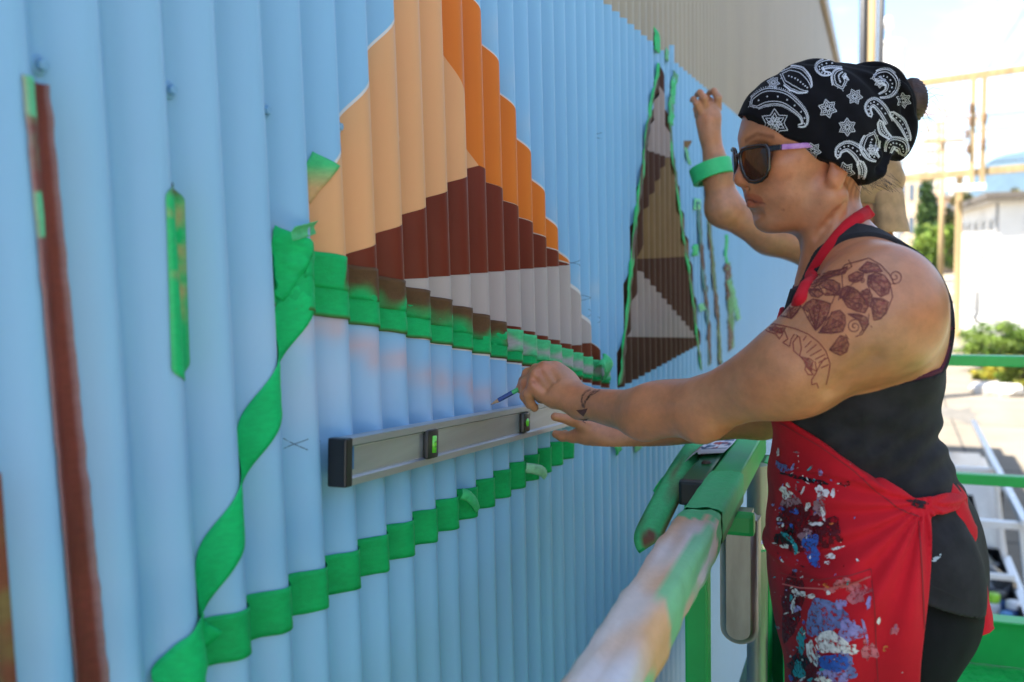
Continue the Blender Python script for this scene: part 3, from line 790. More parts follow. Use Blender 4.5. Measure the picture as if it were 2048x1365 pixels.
# ear (lobe shows under the scarf)
for s in (-1, 1):
    B.ell(H(-.002, .006, .076 * s), (.016, .030, .008), HM, .004)
    B.ell(H(.004, -.018, .0765 * s), (.0105, .0125, .0065), HM, .004)
    B.ell(H(.002, .004, .085 * s), (.009, .016, .006), HM, .005, 's')
# neck cords and creases
B.cone(H(.004, -.045, .058), T(1625, 560, 1.37), .014, .012, .03)
_v, _f = polygonise(B, .006, lo=np.array((.3, 1.1, 4.1))); _b = bvh_of(_v, _f)
def skin_at(px, py):
    h = _b.ray_cast(CAM, ray(px, py).normalized()); return None if h[0] is None else np.array(h[0])
def crease(pts, r_, k_):
    q = [skin_at(*c) for c in pts]; q = [c for c in q if c is not None]
    for i in range(len(q) - 1): B.cone(q[i], q[i + 1], r_, r_, k_, 's')
crease([(1690, 408), (1676, 424), (1662, 440), (1648, 456), (1634, 476)], .0002, .011)
hand_left(B); B.cone(ELR, WRR, .042, .024, .03)
hand_right(B)
# collar bones, arm pit crease, back fold
B.cone(T(1640, 585, 1.38), T(1690, 580, 1.26), .008, .008, .02)
B.cone(A(1745, 722, 1.10), A(1672, 790, 1.13), .004, .004, .02, 's')
B.cone(A(1742, 725, 1.13), A(1800, 690, 1.13), .003, .001, .02, 's')
for q in ((1745, 775, 1820, 790), (1765, 760, 1840, 772)):
    B.cone(A(q[0], q[1], 1.235), A(q[2], q[3], 1.24), .0015, .0010, .012, 's')
BV, BF = polygonise(B, 0.0024, lo=np.array((0.0, 1.0, 3.92)))
woman = empty('person', (0.62, 1.40, FLOOR_Z), 'person in paisley head scarf and paint spattered red apron drawing along a level', 'person')
# skin tint: lips, nose, ears, knuckles and sun-reddened shoulder
bvh_body = bvh_of(BV, BF)
loc = (BV - HO) @ HM.T
tint = np.ones((len(BV), 3))
def shade_to(c, w_):
    global tint
    w_ = np.clip(w_, 0, 1)[:, None]; tint = tint * (1 - w_) + np.array(c) * w_
fz, uz, lz = loc[:, 0], loc[:, 1], loc[:, 2]
lipw = np.exp(-(((uz + .0470) / (.0100 * np.sqrt(np.clip(1 - (lz / .030) ** 2, .02, 1)))) ** 2) ** 4) * (np.abs(lz) < .030) * (fz > .060)
g3 = lambda c, s_: np.exp(-((BV - np.array(c)) ** 2).sum(1) / s_ ** 2)
shade_to((.97, .80, .76), .7 * g3(H(.10, -.012, 0), .016)); shade_to((1.0, .80, .74), .55 * g3(H(.06, -.02, .045), .03))
shade_to((1.05, .74, .66), .7 * g3(H(.006, -.012, .074), .022))
for q in (A(1110, 736, 1.555), A(1088, 736, 1.55), A(1073, 750, 1.545), A(1066, 772, 1.54), A(1052, 768, 1.56), A(1395, 850, 1.28)):
    shade_to((1.0, .72, .66), .5 * g3(q, .012))
shade_to((1.02, .84, .80), .45 * g3(A(1860, 600, 1.25), .09))
shade_to((.76, .42, .38), .8 * lipw)
shade_to((.34, .16, .15), .9 * np.exp(-((uz + .0462 + .0068 * (np.abs(lz) / .031)) / .0013) ** 2) * (np.abs(lz) < .031) * (fz > .060))  # painted shade line along the mouth crease
nape = np.clip((-.012 - fz) / .02, 0, 1) * np.clip((uz + .050 + .35 * (fz + .06)) / .018, 0, 1) * (uz < .03)
shade_to((.40, .30, .27), .75 * nape * np.clip(.55 + .6 * np.sin(lz * 700 + fz * 300), .25, 1))
shade_to((.45, .38, .36), .9 * np.exp(-((uz - .029 - (.010 * np.clip(1 - np.abs(np.abs(lz) - .034) / .03, 0, 1))) / .0028) ** 2) * (np.abs(lz) > .012) * (np.abs(lz) < .056) * (fz > .055))   # eyebrows
# freckles
fr = np.random.default_rng(3)
for _ in range(260):
    c = H(fr.uniform(.02, .09), fr.uniform(-.06, .005), fr.uniform(.02, .07)); shade_to((.66, .50, .44), fr.uniform(.2, .6) * g3(c, fr.uniform(.0016, .003)))
for c in (H(.048, -.048, .055), H(.062, -.062, .045)): shade_to((.35, .25, .22), .9 * g3(c, .0018))
m_skin0 = mat('skin_plain', (0.52, 0.225, 0.108), rough=0.38, var=0.10, scale=55, attr='tint', bump=0.06, bscale=700, sss=0.06, spec=0.5)
def make_skin():
    m = MATS['skin_plain']; m.name = 'skin'; N = m.node_tree.nodes; L = m.node_tree.links; b = N['Principled BSDF']
    co = [n for n in N if n.type == 'TEX_COORD'][0]
    src = b.inputs['Base Color'].links[0].from_socket
    n1 = N.new('ShaderNodeTexNoise'); n1.inputs['Scale'].default_value = 11; n1.inputs['Detail'].default_value = 4; L.new(co.outputs['Object'], n1.inputs['Vector'])
    r1 = N.new('ShaderNodeValToRGB'); r1.color_ramp.elements[0].position = .36; r1.color_ramp.elements[1].position = .66; r1.color_ramp.elements[0].color = (.90, .93, .97, 1); r1.color_ramp.elements[1].color = (1.08, .92, .84, 1)
    L.new(n1.outputs['Fac'], r1.inputs['Fac'])
    m1 = N.new('ShaderNodeMix'); m1.data_type = 'RGBA'; m1.blend_type = 'MULTIPLY'; m1.inputs['Factor'].default_value = 1; L.new(src, m1.inputs['A']); L.new(r1.outputs['Color'], m1.inputs['B'])
    v = N.new('ShaderNodeTexVoronoi'); v.inputs['Scale'].default_value = 230; L.new(co.outputs['Object'], v.inputs['Vector'])
    r2 = N.new('ShaderNodeValToRGB'); r2.color_ramp.elements[0].position = .04; r2.color_ramp.elements[1].position = .26; r2.color_ramp.elements[0].color = (.80, .74, .70, 1); r2.color_ramp.elements[1].color = (1, 1, 1, 1); L.new(v.outputs['Distance'], r2.inputs['Fac'])
    m2 = N.new('ShaderNodeMix'); m2.data_type = 'RGBA'; m2.blend_type = 'MULTIPLY'; m2.inputs['Factor'].default_value = .45; L.new(m1.outputs['Result'], m2.inputs['A']); L.new(r2.outputs['Color'], m2.inputs['B']); L.new(m2.outputs['Result'], b.inputs['Base Color'])
    bp = [n for n in N if n.type == 'BUMP'][0]; v2 = N.new('ShaderNodeTexVoronoi'); v2.inputs['Scale'].default_value = 520; L.new(co.outputs['Object'], v2.inputs['Vector'])
    b2 = N.new('ShaderNodeBump'); b2.inputs['Strength'].default_value = .10; b2.inputs['Distance'].default_value = .002; L.new(v2.outputs['Distance'], b2.inputs['Height']); L.new(bp.outputs['Normal'], b2.inputs['Normal']); L.new(b2.outputs['Normal'], b.inputs['Normal'])
    return m
m_skin = make_skin()
body = mesh_obj('body', BV, BF, m_skin, woman, True, tint)

# ------------------------------------------------------------------ tank top
def polyline_dist(pts):
    pts = [np.array(p) for p in pts]
    def f(p):
        d = np.full(len(p), 9.0)
        for i in range(len(pts) - 1):
            a = pts[i]; ba = pts[i + 1] - a; t = np.clip((p - a) @ ba / (ba @ ba), 0, 1)[:, None]
            d = np.minimum(d, np.sqrt(((p - a - t * ba) ** 2).sum(1)))
        return d
    return f
Z = lambda py, px=1750, y=1.25: T(px, py, y)[2]
strapF = polyline_dist([T(1585, 720, 1.33), T(1600, 605, 1.325), T(1655, 525, 1.33), T(1718, 478, 1.325), T(1790, 482, 1.33), T(1845, 540, 1.35), T(1890, 660, 1.385)])
strapR = polyline_dist([T(1585, 720, 1.47), T(1600, 605, 1.475), T(1655, 525, 1.47), T(1718, 478, 1.475), T(1790, 482, 1.47), T(1845, 540, 1.45), T(1890, 660, 1.415)])
X_BACK = T(1860, 700)[0]
def tank_region(p):
    y = np.abs(p[:, 1] - YC)
    top = Z(784) + .012 * np.sin((p[:, 0] - .5) * 9) + np.clip((.105 - y) / .05, 0, 1) ** 1.5 * np.where(p[:, 0] > .66, .14, .12) + np.clip((p[:, 0] - .66) / .08, 0, 1) * .016
    d1 = p[:, 2] - top
    hem = Z(1150) - np.clip((p[:, 0] - .62) / .17, 0, 1) ** 1.3 * .082
    d2 = hem - p[:, 2]
    return np.maximum(d1, d2)
def cloth_noise(amp, fr_, seed, ax=(1, 1, 1)):
    ax = np.array(ax)
    r_ = np.random.default_rng(seed); ks = [(r_.normal(size=3) * fr_ * ax, r_.uniform(0, 6.28), r_.uniform(.5, 1)) for _ in range(5)]
    def f(p):
        d = 0
        for k_, ph, a_ in ks: d = d + a_ * np.sin(p @ k_ + ph)
        return amp * d / 2.2
    return f
def tank_folds(p):
    # drawn-in folds round the waist, strongest at the back below the ribs
    z = p[:, 2]; x = p[:, 0]
    w_ = np.exp(-((z - Z(935)) / .065) ** 2) * np.clip((x - .50) / .12, 0, 1)
    d = (.0016 * np.sin((z - .55 * (x - .6)) * 190 + 2.6 * np.sin(x * 17 + p[:, 1] * 9)) + .0014 * np.sin((z - .2 * (x - .6) + .3 * p[:, 1]) * 110 + 1.4)) * w_
    w2 = np.exp(-((z - Z(860)) / .05) ** 2)
    d += .0022 * np.sin((z + .35 * (x - .6)) * 120 + 1.5) * w2
    w3 = np.clip((Z(1010) - z) / .05, 0, 1) * np.clip((x - .6) / .1, 0, 1)
    d += .005 * np.sin((x * .9 - p[:, 1]) * 55 + z * 6) * w3
    return -d
Tk = Field(); torso(Tk, .0055)
Tk.ell(T(1796, 1140), (.110, .172, .16), None, .05)
Tk.ell(T(1778, 945, 1.40), (.066, .115, .05), None, .05)
Tk.fn(lambda p: tank_folds(p), 0, 1, op='d'); Tk.fn(tank_region, 0, 1, op='i')
def on_body(F, g, dist, half):
    lo_, hi_ = BT.bounds(); F._add('u', .002, lambda p: np.maximum(BT(p) - g, dist(p) - half).astype(np.float32), lo_, hi_)
on_body(Tk, .0045, lambda p: np.minimum(strapF(p), strapR(p)), .023)
V, F = polygonise(Tk, 0.0034, lo=np.array((0.3, 1.1, 3.62)), hi=np.array((.9, 1.7, 4.35)), relax=1)
m_tank = mat('charcoal_jersey', (0.026, 0.024, 0.026), rough=0.9, var=0.3, scale=22, spec=0.12, sheen=0.03, bump=0.18, bscale=900)
tank = mesh_obj('tank_top', V, F, m_tank, woman, True); bvh_tank = bvh_of(V, F)
# maroon edge of the under layer at the arm hole
def under_region(p):
    y = np.abs(p[:, 1] - YC); c = Z(784) + .012 * np.sin((p[:, 0] - .5) * 9) + np.clip((.105 - y) / .05, 0, 1) ** 1.5 * .12 + np.clip((p[:, 0] - .66) / .08, 0, 1) * .016
    return np.maximum(p[:, 2] - c - .006, c - .02 - p[:, 2])
Un = Field(); torso(Un, .0032); Un.fn(under_region, 0, 1, op='i')
V, F = polygonise(Un, 0.0034, lo=np.array((0.3, 1.1, 3.9)), hi=np.array((.9, 1.7, 4.35)))
mesh_obj('under_layer', V, F, mat('maroon_jersey', (0.07, 0.006, 0.022), 0.8), woman, True)

# ------------------------------------------------------------------ black trousers and shoes
Pn = Field()
Pn.ell(T(1772, 1175), (.116, .162, .13), None, .04)
Pn.ell(T(1800, 1215), (.082, .165, .10), None, .05)
for y in (1.305, 1.495):
    hip = T(1770, 1230, y); knee = np.array((.60, y, FLOOR_Z + .50)); ank = np.array((.66, y, FLOOR_Z + .10))
    Pn.cone(hip, knee, .076, .062, .04); Pn.cone(knee, ank, .068, .058, .03)
Pn.fn(lambda p: cloth_noise(.0035, 42, 5, (1, 1, .35))(p), 0, 1, op='d')
Pn.fn(lambda p: np.maximum(p[:, 2] - Z(1100), FLOOR_Z + .05 - p[:, 2]), 0, 1, op='i')
V, F = polygonise(Pn, 0.007)
mesh_obj('trousers', V, F, mat('black_cotton', (0.008, 0.008, 0.009), 0.9, var=0.3, scale=18, spec=0.12, sheen=0.02, bump=0.15, bscale=800), woman, True)
for y in (1.305, 1.495):
    S = Field(); S.cone((.69, y, FLOOR_Z + .045), (.52, y, FLOOR_Z + .030), .045, .036, .02); S.cone((.67, y, FLOOR_Z + .05), (.665, y, FLOOR_Z + .11), .045, .045, .03)
    S.fn(lambda p: FLOOR_Z + .004 - p[:, 2], 0, 1, op='i')
    V, F = polygonise(S, 0.006); mesh_obj('shoe', V, F, mat('shoe_black', (0.02, 0.02, 0.02), 0.6), woman, True)

# ------------------------------------------------------------------ red apron
top_px = [(1480, 812), (1550, 832), (1640, 880), (1740, 950), (1800, 990), (1850, 1008), (1900, 1003)]
top_xz = np.array([(onY(a, b, 1.26).x, onY(a, b, 1.26).z) for a, b in top_px])
XEDGE = onY(1852, 1180, 1.235).x
band = polyline_dist([T(1760, 975, 1.26), T(1830, 1018, 1.25), T(1880, 1010, 1.28), T(1915, 1000, 1.36), T(1918, 1000, 1.44), T(1880, 1010, 1.52), T(1830, 1018, 1.55)])
def S(px, py):
    h = bvh_body.ray_cast(CAM, ray(px, py).normalized()); return np.array(h[0]) if h[0] is not None else None
hp = [q for q in (S(*c) for c in ((1731, 428), (1715, 438), (1697, 452), (1680, 470), (1664, 490), (1648, 512), (1635, 533), (1624, 552), (1613, 575), (1602, 600))) if q is not None]
hp = hp + [hp[-1] + np.array((-.010, .035, -.022)), T(1575, 700, 1.375), T(1546, 850, 1.33)]
haltL = polyline_dist(hp); haltR = polyline_dist([q * np.array((1, -1, 1)) + np.array((0, 2 * YC, 0)) for q in hp])
haltB = polyline_dist([hp[0], T(1752, 415, 1.40), hp[0] * np.array((1, -1, 1)) + np.array((0, 2 * YC, 0))])
def apron_region(p):
    zt = np.interp(p[:, 0], top_xz[:, 0], top_xz[:, 1])
    chest = np.clip((.12 - np.abs(p[:, 1] - YC)) / .05, 0, 1) * np.clip((.55 - p[:, 0]) / .05, 0, 1) * .13
    d1 = np.maximum(p[:, 2] - zt - chest, p[:, 0] - XEDGE - .006 * np.sin(p[:, 2] * 18))
    d2 = band(p) - .0125
    return np.minimum(d1, d2)
def apron_folds(p):
    x, y, z = p[:, 0], p[:, 1], p[:, 2]
    o = np.array(T(1850, 1015, 1.24)); dx = x - o[0]; dz = z - o[2]
    ang = np.arctan2(dz, -dx); rr = np.sqrt(dx * dx + dz * dz)
    d = .0040 * np.sin(ang * 17 + 1.0) * np.exp(-((rr - .10) / .10) ** 2) * (z < o[2] + .03)
    d += .0045 * np.sin((x * 60) + 8 * z + 1.2 * np.sin(z * 11)) * np.clip((o[2] - .08 - z) / .2, 0, 1)
    d += .005 * np.exp(-((z - Z(1148) - .10 * (x - .5)) / .008) ** 2) * (x < .62)
    return -d
Ap = Field(); torso(Ap, .0115, .05)
Ap.ell(T(1708, 1000), (.108, .160, .12), None, .06)
Ap.ell(T(1768, 1110), (.114, .182, .16), None, .05)
Ap.cone(T(1732, 1130), T(1765, 1420), .120, .124, .06, squash=((0, 1, 0), .61))
Ap.cone(T(1765, 1420), np.array((.60, YC, FLOOR_Z + .42)), .124, .120, .05, squash=((0, 1, 0), .61))
Ap.fn(apron_folds, 0, 1, op='d'); Ap.fn(apron_region, 0, 1, op='i')
on_body(Ap, .0085, lambda p: np.minimum(np.minimum(haltL(p), haltR(p)), haltB(p)), .0092)
Ap.fn(lambda p: FLOOR_Z + .52 - p[:, 2], 0, 1, op='i')
V, F = polygonise(Ap, 0.0034, lo=np.array((.3, 1.1, 3.3)), hi=np.array((.9, 1.7, 4.45)))
# ------------------------------------------------------------------ apron cloth, stains with painted shade, stitching, spatter
rs = random.Random(11)
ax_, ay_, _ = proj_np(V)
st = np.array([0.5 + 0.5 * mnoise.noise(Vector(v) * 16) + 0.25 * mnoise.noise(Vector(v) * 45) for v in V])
stain_shade_w = np.clip((1715 - ax_) / 130, 0, 1) * np.clip((ay_ - 880) / 90, 0, 1) * np.clip(st * 1.5, 0, 1)
acol = np.ones((len(V), 3)) * (1 - stain_shade_w[:, None] * .72) + np.array((.30, .5, .55)) * stain_shade_w[:, None] * .72  # front stain, deepened so its colour also carries shade
m_red = mat('red_cotton', (0.56, 0.012, 0.022), rough=0.85, var=0.12, scale=10, spec=0.15, sheen=0.04, bump=0.2, bscale=1000, attr='tint')
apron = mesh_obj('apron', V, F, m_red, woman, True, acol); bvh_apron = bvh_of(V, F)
def splat(cx, cy, rx, ry, ang=0.0, n=14, jag=0.35, rnd=rs):
    ph = [rnd.uniform(0, 6.28) for _ in range(4)]; o = []; n = 16 if max(rx, ry) < 8 else 34
    for k in range(n):
        a = 2 * math.pi * k / n; r = 1 + jag * .55 * (math.sin(2 * a + ph[0]) * .8 + math.sin(3 * a + ph[1]) * .7 + .5 * math.sin(5 * a + ph[2]) + .35 * math.sin(9 * a + ph[3])); x = rx * r * math.cos(a); y = ry * r * math.sin(a)
        o.append((cx + x * math.cos(ang) - y * math.sin(ang), cy + x * math.sin(ang) + y * math.cos(ang)))
    return o
def paint(col, name): return mat('paint_' + name, col, 0.6, var=0.2, scale=90, bump=0.2, bscale=300, spec=.25, alpha=(170, .30, .56, 0.0, .96))
SPL = {'white': (.72, .68, .68), 'lilac': (.30, .25, .52), 'blue': (.035, .10, .40), 'steel': (.14, .17, .38), 'teal': (.03, .30, .34), 'maroon': (.10, .006, .012), 'rose': (.55, .14, .16), 'black': (.012, .010, .014), 'cream': (.78, .74, .68), 'orange': (.6, .16, .04), 'mauve': (.33, .17, .20)}
sp = {k: [] for k in SPL}
sp['blue'] += [splat(1622, 1085, 15, 18, 0.2, 18, .25), splat(1630, 1115, 13, 22, -.3, 18, .3), splat(1668, 1325, 34, 16, .1, 22, .2), splat(1592, 1024, 8, 6), splat(1566, 1018, 6, 4), splat(1640, 1318, 10, 16)]
sp['steel'] += [splat(1655, 1232, 38, 36, .1, 26, .22), splat(1632, 1250, 16, 26, 0, 18, .3), splat(1566, 935, 16, 8, .7), splat(1690, 1330, 22, 26, .2, 20, .4)]
sp['lilac'] += [splat(1700, 1262, 20, 26, .2, 22, .4), splat(1683, 1208, 14, 9), splat(1738, 1205, 4, 13, .3), splat(1730, 1262, 3, 26, -.2, 14, .2), splat(1670, 1350, 26, 14, 0, 20, .4), splat(1593, 1216, 10, 8), splat(1642, 945, 4, 7)]
sp['white'] += [splat(1664, 1285, 34, 20, .1, 26, .22), splat(1628, 1306, 9, 28, -.25, 20, .25), splat(1674, 1096, 13, 4, -.25), splat(1663, 1114, 10, 6, -.2), splat(1645, 985, 12, 10, .4, 18, .5), splat(1667, 988, 4, 9, .2), splat(1648, 1028, 4, 15, -.2, 16, .4), splat(1640, 1050, 8, 4), splat(1600, 1186, 12, 7, .4, 18, .55), splat(1624, 1192, 10, 4), splat(1590, 1210, 4, 14, .2), splat(1702, 1298, 16, 8, 0, 16, .5), splat(1618, 1012, 5, 9, .5), splat(1562, 1040, 5, 4), splat(1573, 1092, 8, 5), splat(1657, 1128, 5, 4), splat(1560, 905, 3, 8), splat(1716, 1122, 2.5, 2.5)]
sp['teal'] += [splat(1578, 1075, 14, 5, .8, 14, .4), splat(1592, 1095, 5, 14, -.3), splat(1605, 1280, 8, 26, .1, 18, .4), splat(1600, 1340, 10, 20, 0, 18, .4), splat(1650, 1345, 14, 10)]
sp['black'] += [splat(1632, 965, 26, 5, .25, 18, .4), splat(1595, 955, 30, 4, .2, 16, .4), splat(1835, 1008, 22, 7, .25, 18, .45), splat(1690, 968, 10, 6, 0, 14, .5), splat(1572, 1075, 16, 22, .1, 18, .5), splat(1600, 1330, 20, 24, 0, 16, .5)]
sp['maroon'] += [splat(1600, 1050, 40, 50, .3, 26, .35), splat(1585, 1210, 24, 60, .1, 24, .3), splat(1645, 1070, 40, 30, 0, 24, .4), splat(1610, 1340, 30, 26, 0, 24, .4)]
sp['rose'] += [splat(1715, 1185, 26, 18, .2, 22, .5), splat(1690, 1168, 20, 12, 0, 20, .5), splat(1738, 1300, 14, 22, 0, 18, .5), splat(1790, 1260, 8, 10, 0, 14, .5), splat(1660, 1180, 10, 8)]
sp['cream'] += [splat(1650, 1362, 16, 9, 0, 16, .5), splat(1575, 985, 12, 9, .5, 16, .5)]
sp['orange'] += [splat(1655, 1170, 8, 4, .6), splat(1772, 1296, 6, 6), splat(1664, 1050, 5, 2)]
sp['mauve'] += [splat(1592, 1000, 12, 8, .4, 16, .5), splat(1640, 1010, 14, 22, .3, 20, .5), splat(1575, 1005, 10, 12), splat(1612, 1070, 12, 12, .2, 16, .5)]
for _ in range(150):
    x = 1548 + abs(rs.gauss(0, 75)); y = rs.uniform(900, 1365); a = abs(rs.gauss(0, 1)) * 1.8 + .8
    k = rs.choice(['white', 'white', 'white', 'lilac', 'blue', 'rose', 'maroon', 'mauve', 'teal', 'steel', 'cream'])
    sp[k].append(splat(x, y, a * rs.uniform(.6, 2.4), a * rs.uniform(.4, 1.0), rs.uniform(0, 3), 12, .28, rs))
LAY = ['maroon', 'mauve', 'rose', 'black', 'steel', 'teal', 'lilac', 'blue', 'orange', 'cream', 'white']
for i, k in enumerate(LAY):
    v_, f_ = decal_blobs(sp[k], bvh_apron, .0007 + .00022 * i, 5.0)
    if f_: o = mesh_obj('paint_spatter', v_, f_, paint(SPL[k], k), apron); put(o, apron); o['kind'] = 'stuff'
m_seam = mat('red_stitching', (0.30, 0.008, 0.014), 0.8)
seams = [[(1562, 1146), (1590, 1155), (1640, 1160), (1700, 1152), (1742, 1138)], [(1742, 1138), (1748, 1200), (1752, 1290), (1756, 1364)], [(1838, 1040), (1842, 1120), (1846, 1200), (1850, 1300), (1852, 1364)], [(1705, 940), (1760, 990), (1800, 1020), (1838, 1034)], [(1560, 845), (1640, 893), (1705, 940)]]
v_, f_ = decal_lines(seams, 2.4, bvh_apron, .0009); o = mesh_obj('seam', v_, f_, m_seam, apron); put(o, apron)
v_, f_ = decal_lines([[(1566, 1168), (1600, 1176), (1650, 1178), (1700, 1168), (1740, 1154)]], 3.0, bvh_apron, .0012); o = mesh_obj('pocket_edge', v_, f_, mat('red_worn_edge', (.55, .10, .10), .8), apron); put(o, apron)
# bow and tails of the apron strings
def strip(name, pts, wdir, width, m, parent, curl=0.0, th=.0014, sub=8):
    o = ribbon(name, pts, wdir, width, lambda s, t: np.ones(3), None, curl=curl, m=m, sub=sub, cat=None)
    o.modifiers['thick'].thickness = th; put(o, parent); return o
Yb = 1.36
strip('apron_bow', [T(1896, 985, 1.33), T(1915, 1010, 1.335), T(1938, 1062, 1.34), T(1944, 1080, 1.345), T(1930, 1084, 1.35), T(1905, 1050, 1.352), T(1888, 1012, 1.35)], (.35, .75, .45), .036, m_red, apron, .004)
strip('apron_bow', [T(1893, 980, 1.345), T(1918, 1000, 1.36), T(1926, 1040, 1.37), T(1930, 1075, 1.375)], (.5, .7, .3), .03, m_red, apron, .004)
strip('apron_tie', [T(1905, 1030, 1.35), T(1932, 1090, 1.352), T(1952, 1150, 1.355), T(1966, 1220, 1.36), T(1974, 1265, 1.36)], (.6, .75, 0), .032, m_red, apron, .003)

# ------------------------------------------------------------------ paisley head scarf
hem_f = np.array([-.16, -.105, -.086, -.066, -.048, -.003, .021, .049, .0675, .092, .102, .13]); hem_u = np.array([-.004, .008, .008, -.024, -.0306, -.0125, -.0007, .0206, .0317, .050, .067, .074])
Bd = Field(); skull(Bd, .0088, .03)
for s_ in (-1, 1): Bd.ell(H(-.002, .014, .077 * s_), (.022, .034, .0135), HM, .02)
Bd.ell(H(-.083, .082, 0), (.054, .056, .062), HM, .03)
Bd.ell(H(-.115, .048, .004), (.027, .050, .042), HM, .022)
Bd.ell(H(-.054, .002, .0), (.060, .044, .073), HM, .02)
Bd.ell(H(-.030, -.002, .066), (.042, .026, .018), HM, .02)
for pts, r_ in (([(-.03, .142, .03), (-.075, .118, .052), (-.105, .075, .052), (-.118, .025, .040)], .0035), ([(-.06, .140, .01), (-.105, .110, .040), (-.132, .070, .036)], .0030),
                ([(-.060, .085, .076), (-.088, .045, .070), (-.098, .012, .056)], .0025), ([(-.05, .020, .074), (-.075, .010, .068), (-.092, .008, .057)], .0012), ([(-.055, -.012, .074), (-.066, -.005, .072), (-.074, .010, .067)], .0012),
                ([(-.104, .012, .060), (-.110, .000, .03), (-.110, -.004, -.02)], .0060), ([(.02, .135, .03), (-.03, .125, .055), (-.07, .085, .068)], .0018)):
    q = [H(*p_) for p_ in pts]
    for i in range(len(q) - 1): Bd.cone(q[i], q[i + 1], r_, r_, .016, 's')
def hem_region(p):
    q = (p - HO) @ HM.T; return (np.interp(q[:, 0] + .45 * np.clip(.01 - q[:, 2], 0, 1), hem_f, hem_u) + .0016 * np.sin(q[:, 0] * 160)) - q[:, 1]
Bd.fn(lambda p: cloth_noise(.0016, 75, 8)(p), 0, 1, op='d')
Bd.fn(hem_region, 0, 1, op='i')
V, F = polygonise(Bd, 0.0026)
m_scarf = mat('black_scarf_cotton', (0.006, 0.0055, 0.007), 0.9, var=0.3, scale=30, spec=0.12, sheen=0.02, bump=0.15, bscale=900)
scarf = mesh_obj('head_scarf', V, F, m_scarf, woman, True); bvh_scarf = bvh_of(V, F)
def zz(pts): return [(1350 + x / 2.843, 80 + y / 2.843) for x, y in pts]
def flower(cx, cy, r, a0=0.3, n=6):
    L = []; o = []
    for k in range(2 * n + 1):
        a = a0 + math.pi * k / n; rr = r if k % 2 == 0 else r * .62; o.append((cx + rr * math.cos(a), cy + rr * math.sin(a)))
    L.append(o)
    for k in range(n):
        a = a0 + 2 * math.pi * k / n; c_, s_ = math.cos(a), math.sin(a)
        L.append([(cx + r * (t * c_ - w_ * s_), cy + r * (t * s_ + w_ * c_)) for t, w_ in ((.15, 0), (.42, .14), (.72, 0), (.42, -.14), (.15, 0))])
    return L
def comma(spine, wid, beads=True):
    """paisley drop: spine in px, half widths"""
    L = []; P_ = []
    m_ = 28
    for i in range(m_ + 1):
        t = i / m_ * (len(spine) - 1); k = min(int(t), len(spine) - 2); f_ = t - k
        g_ = lambda j: spine[min(max(j, 0), len(spine) - 1)]
        p0, p1, p2, p3 = map(np.array, (g_(k - 1), g_(k), g_(k + 1), g_(k + 2)))
        q = .5 * (2 * p1 + (p2 - p0) * f_ + (2 * p0 - 5 * p1 + 4 * p2 - p3) * f_ ** 2 + (3 * p1 - p0 - 3 * p2 + p3) * f_ ** 3); P_.append(q)
    W_ = np.interp(np.linspace(0, 1, m_ + 1), np.linspace(0, 1, len(wid)), wid)
    def off(s):
        l_, r_ = [], []
        for i in range(m_ + 1):
            d = P_[min(i + 1, m_)] - P_[max(i - 1, 0)]; d = d / (np.linalg.norm(d) + 1e-9); n_ = np.array((-d[1], d[0])); l_.append(tuple(P_[i] + n_ * W_[i] * s)); r_.append(tuple(P_[i] - n_ * W_[i] * s))
        d0 = P_[0] - P_[1]; d0 = d0 / np.linalg.norm(d0); cap = tuple(P_[0] + d0 * W_[0] * s)
        return [*reversed(l_), cap, *r_]
    L.append(off(1.0)); L.append(off(.66))
    if beads:
        o = off(1.28); i_ = off(1.12)
        for k in range(0, len(o) - 1):
            for f_ in (0, .5):
                a = np.array(o[k]) * (1 - f_) + np.array(o[k + 1]) * f_; b = np.array(i_[k]) * (1 - f_) + np.array(i_[k + 1]) * f_; L.append([tuple(a), tuple(b)])
        for k in range(2, m_ - 3, 3):
            c = P_[k]; L.append([(c[0] - 1.6, c[1]), (c[0] + 1.6, c[1])]); L.append([(c[0], c[1] - 1.6), (c[0], c[1] + 1.6)])
    return L
inkT, inkB = [], []
for cx, cy, r_, a in ((1655, 218, 19, .3), (1709, 194, 16, .1), (1694, 255, 18, .5), (1807, 201, 16, .4), (1626, 302, 17, .2), (1691, 343, 19, .2), (1547, 166, 13, .2), (1550, 247, 29, .5), (1745, 300, 12, .1), (1760, 165, 12, .6)):
    inkB += flower(cx, cy, r_, a)
inkB += flower(1550, 247, 15, .1)
pais = [(zz([(455, 360), (520, 325), (610, 330), (680, 375), (730, 430), (735, 480), (700, 490)]), [12, 16, 14, 11, 8, 5, 2]),
        (zz([(640, 205), (690, 225), (735, 260), (765, 285)]), [17, 22, 17, 6]),
        (zz([(1120, 560), (1105, 610), (1115, 650), (1150, 680)]), [14, 17, 12, 5]),
        (zz([(925, 665), (935, 625), (985, 605), (1040, 640), (1075, 690)]), [4, 7, 9, 11, 12]),
        (zz([(1110, 430), (1095, 385), (1130, 355), (1180, 400), (1220, 470)]), [4, 6, 8, 9, 8]),
        (zz([(880, 195), (840, 190), (820, 155), (870, 135), (950, 140)]), [3, 5, 8, 9, 8]),
        (zz([(940, 245), (930, 205), (960, 180)]), [14, 12, 6]),
        (zz([(1150, 215), (1200, 210), (1235, 250), (1215, 300), (1160, 320)]), [11, 14, 13, 9, 4]),
        (zz([(1230, 420), (1285, 470), (1320, 540), (1330, 575)]), [5, 8, 6, 3]),
        (zz([(1300, 640), (1285, 600), (1230, 590), (1210, 640)]), [8, 12, 10, 6]),
        (zz([(1050, 700), (1065, 740), (1060, 790)]), [6, 7, 5]),
        (zz([(1165, 470), (1180, 520), (1225, 560)]), [5, 7, 3])]
for spn, wd in pais: inkB += comma(spn, wd)
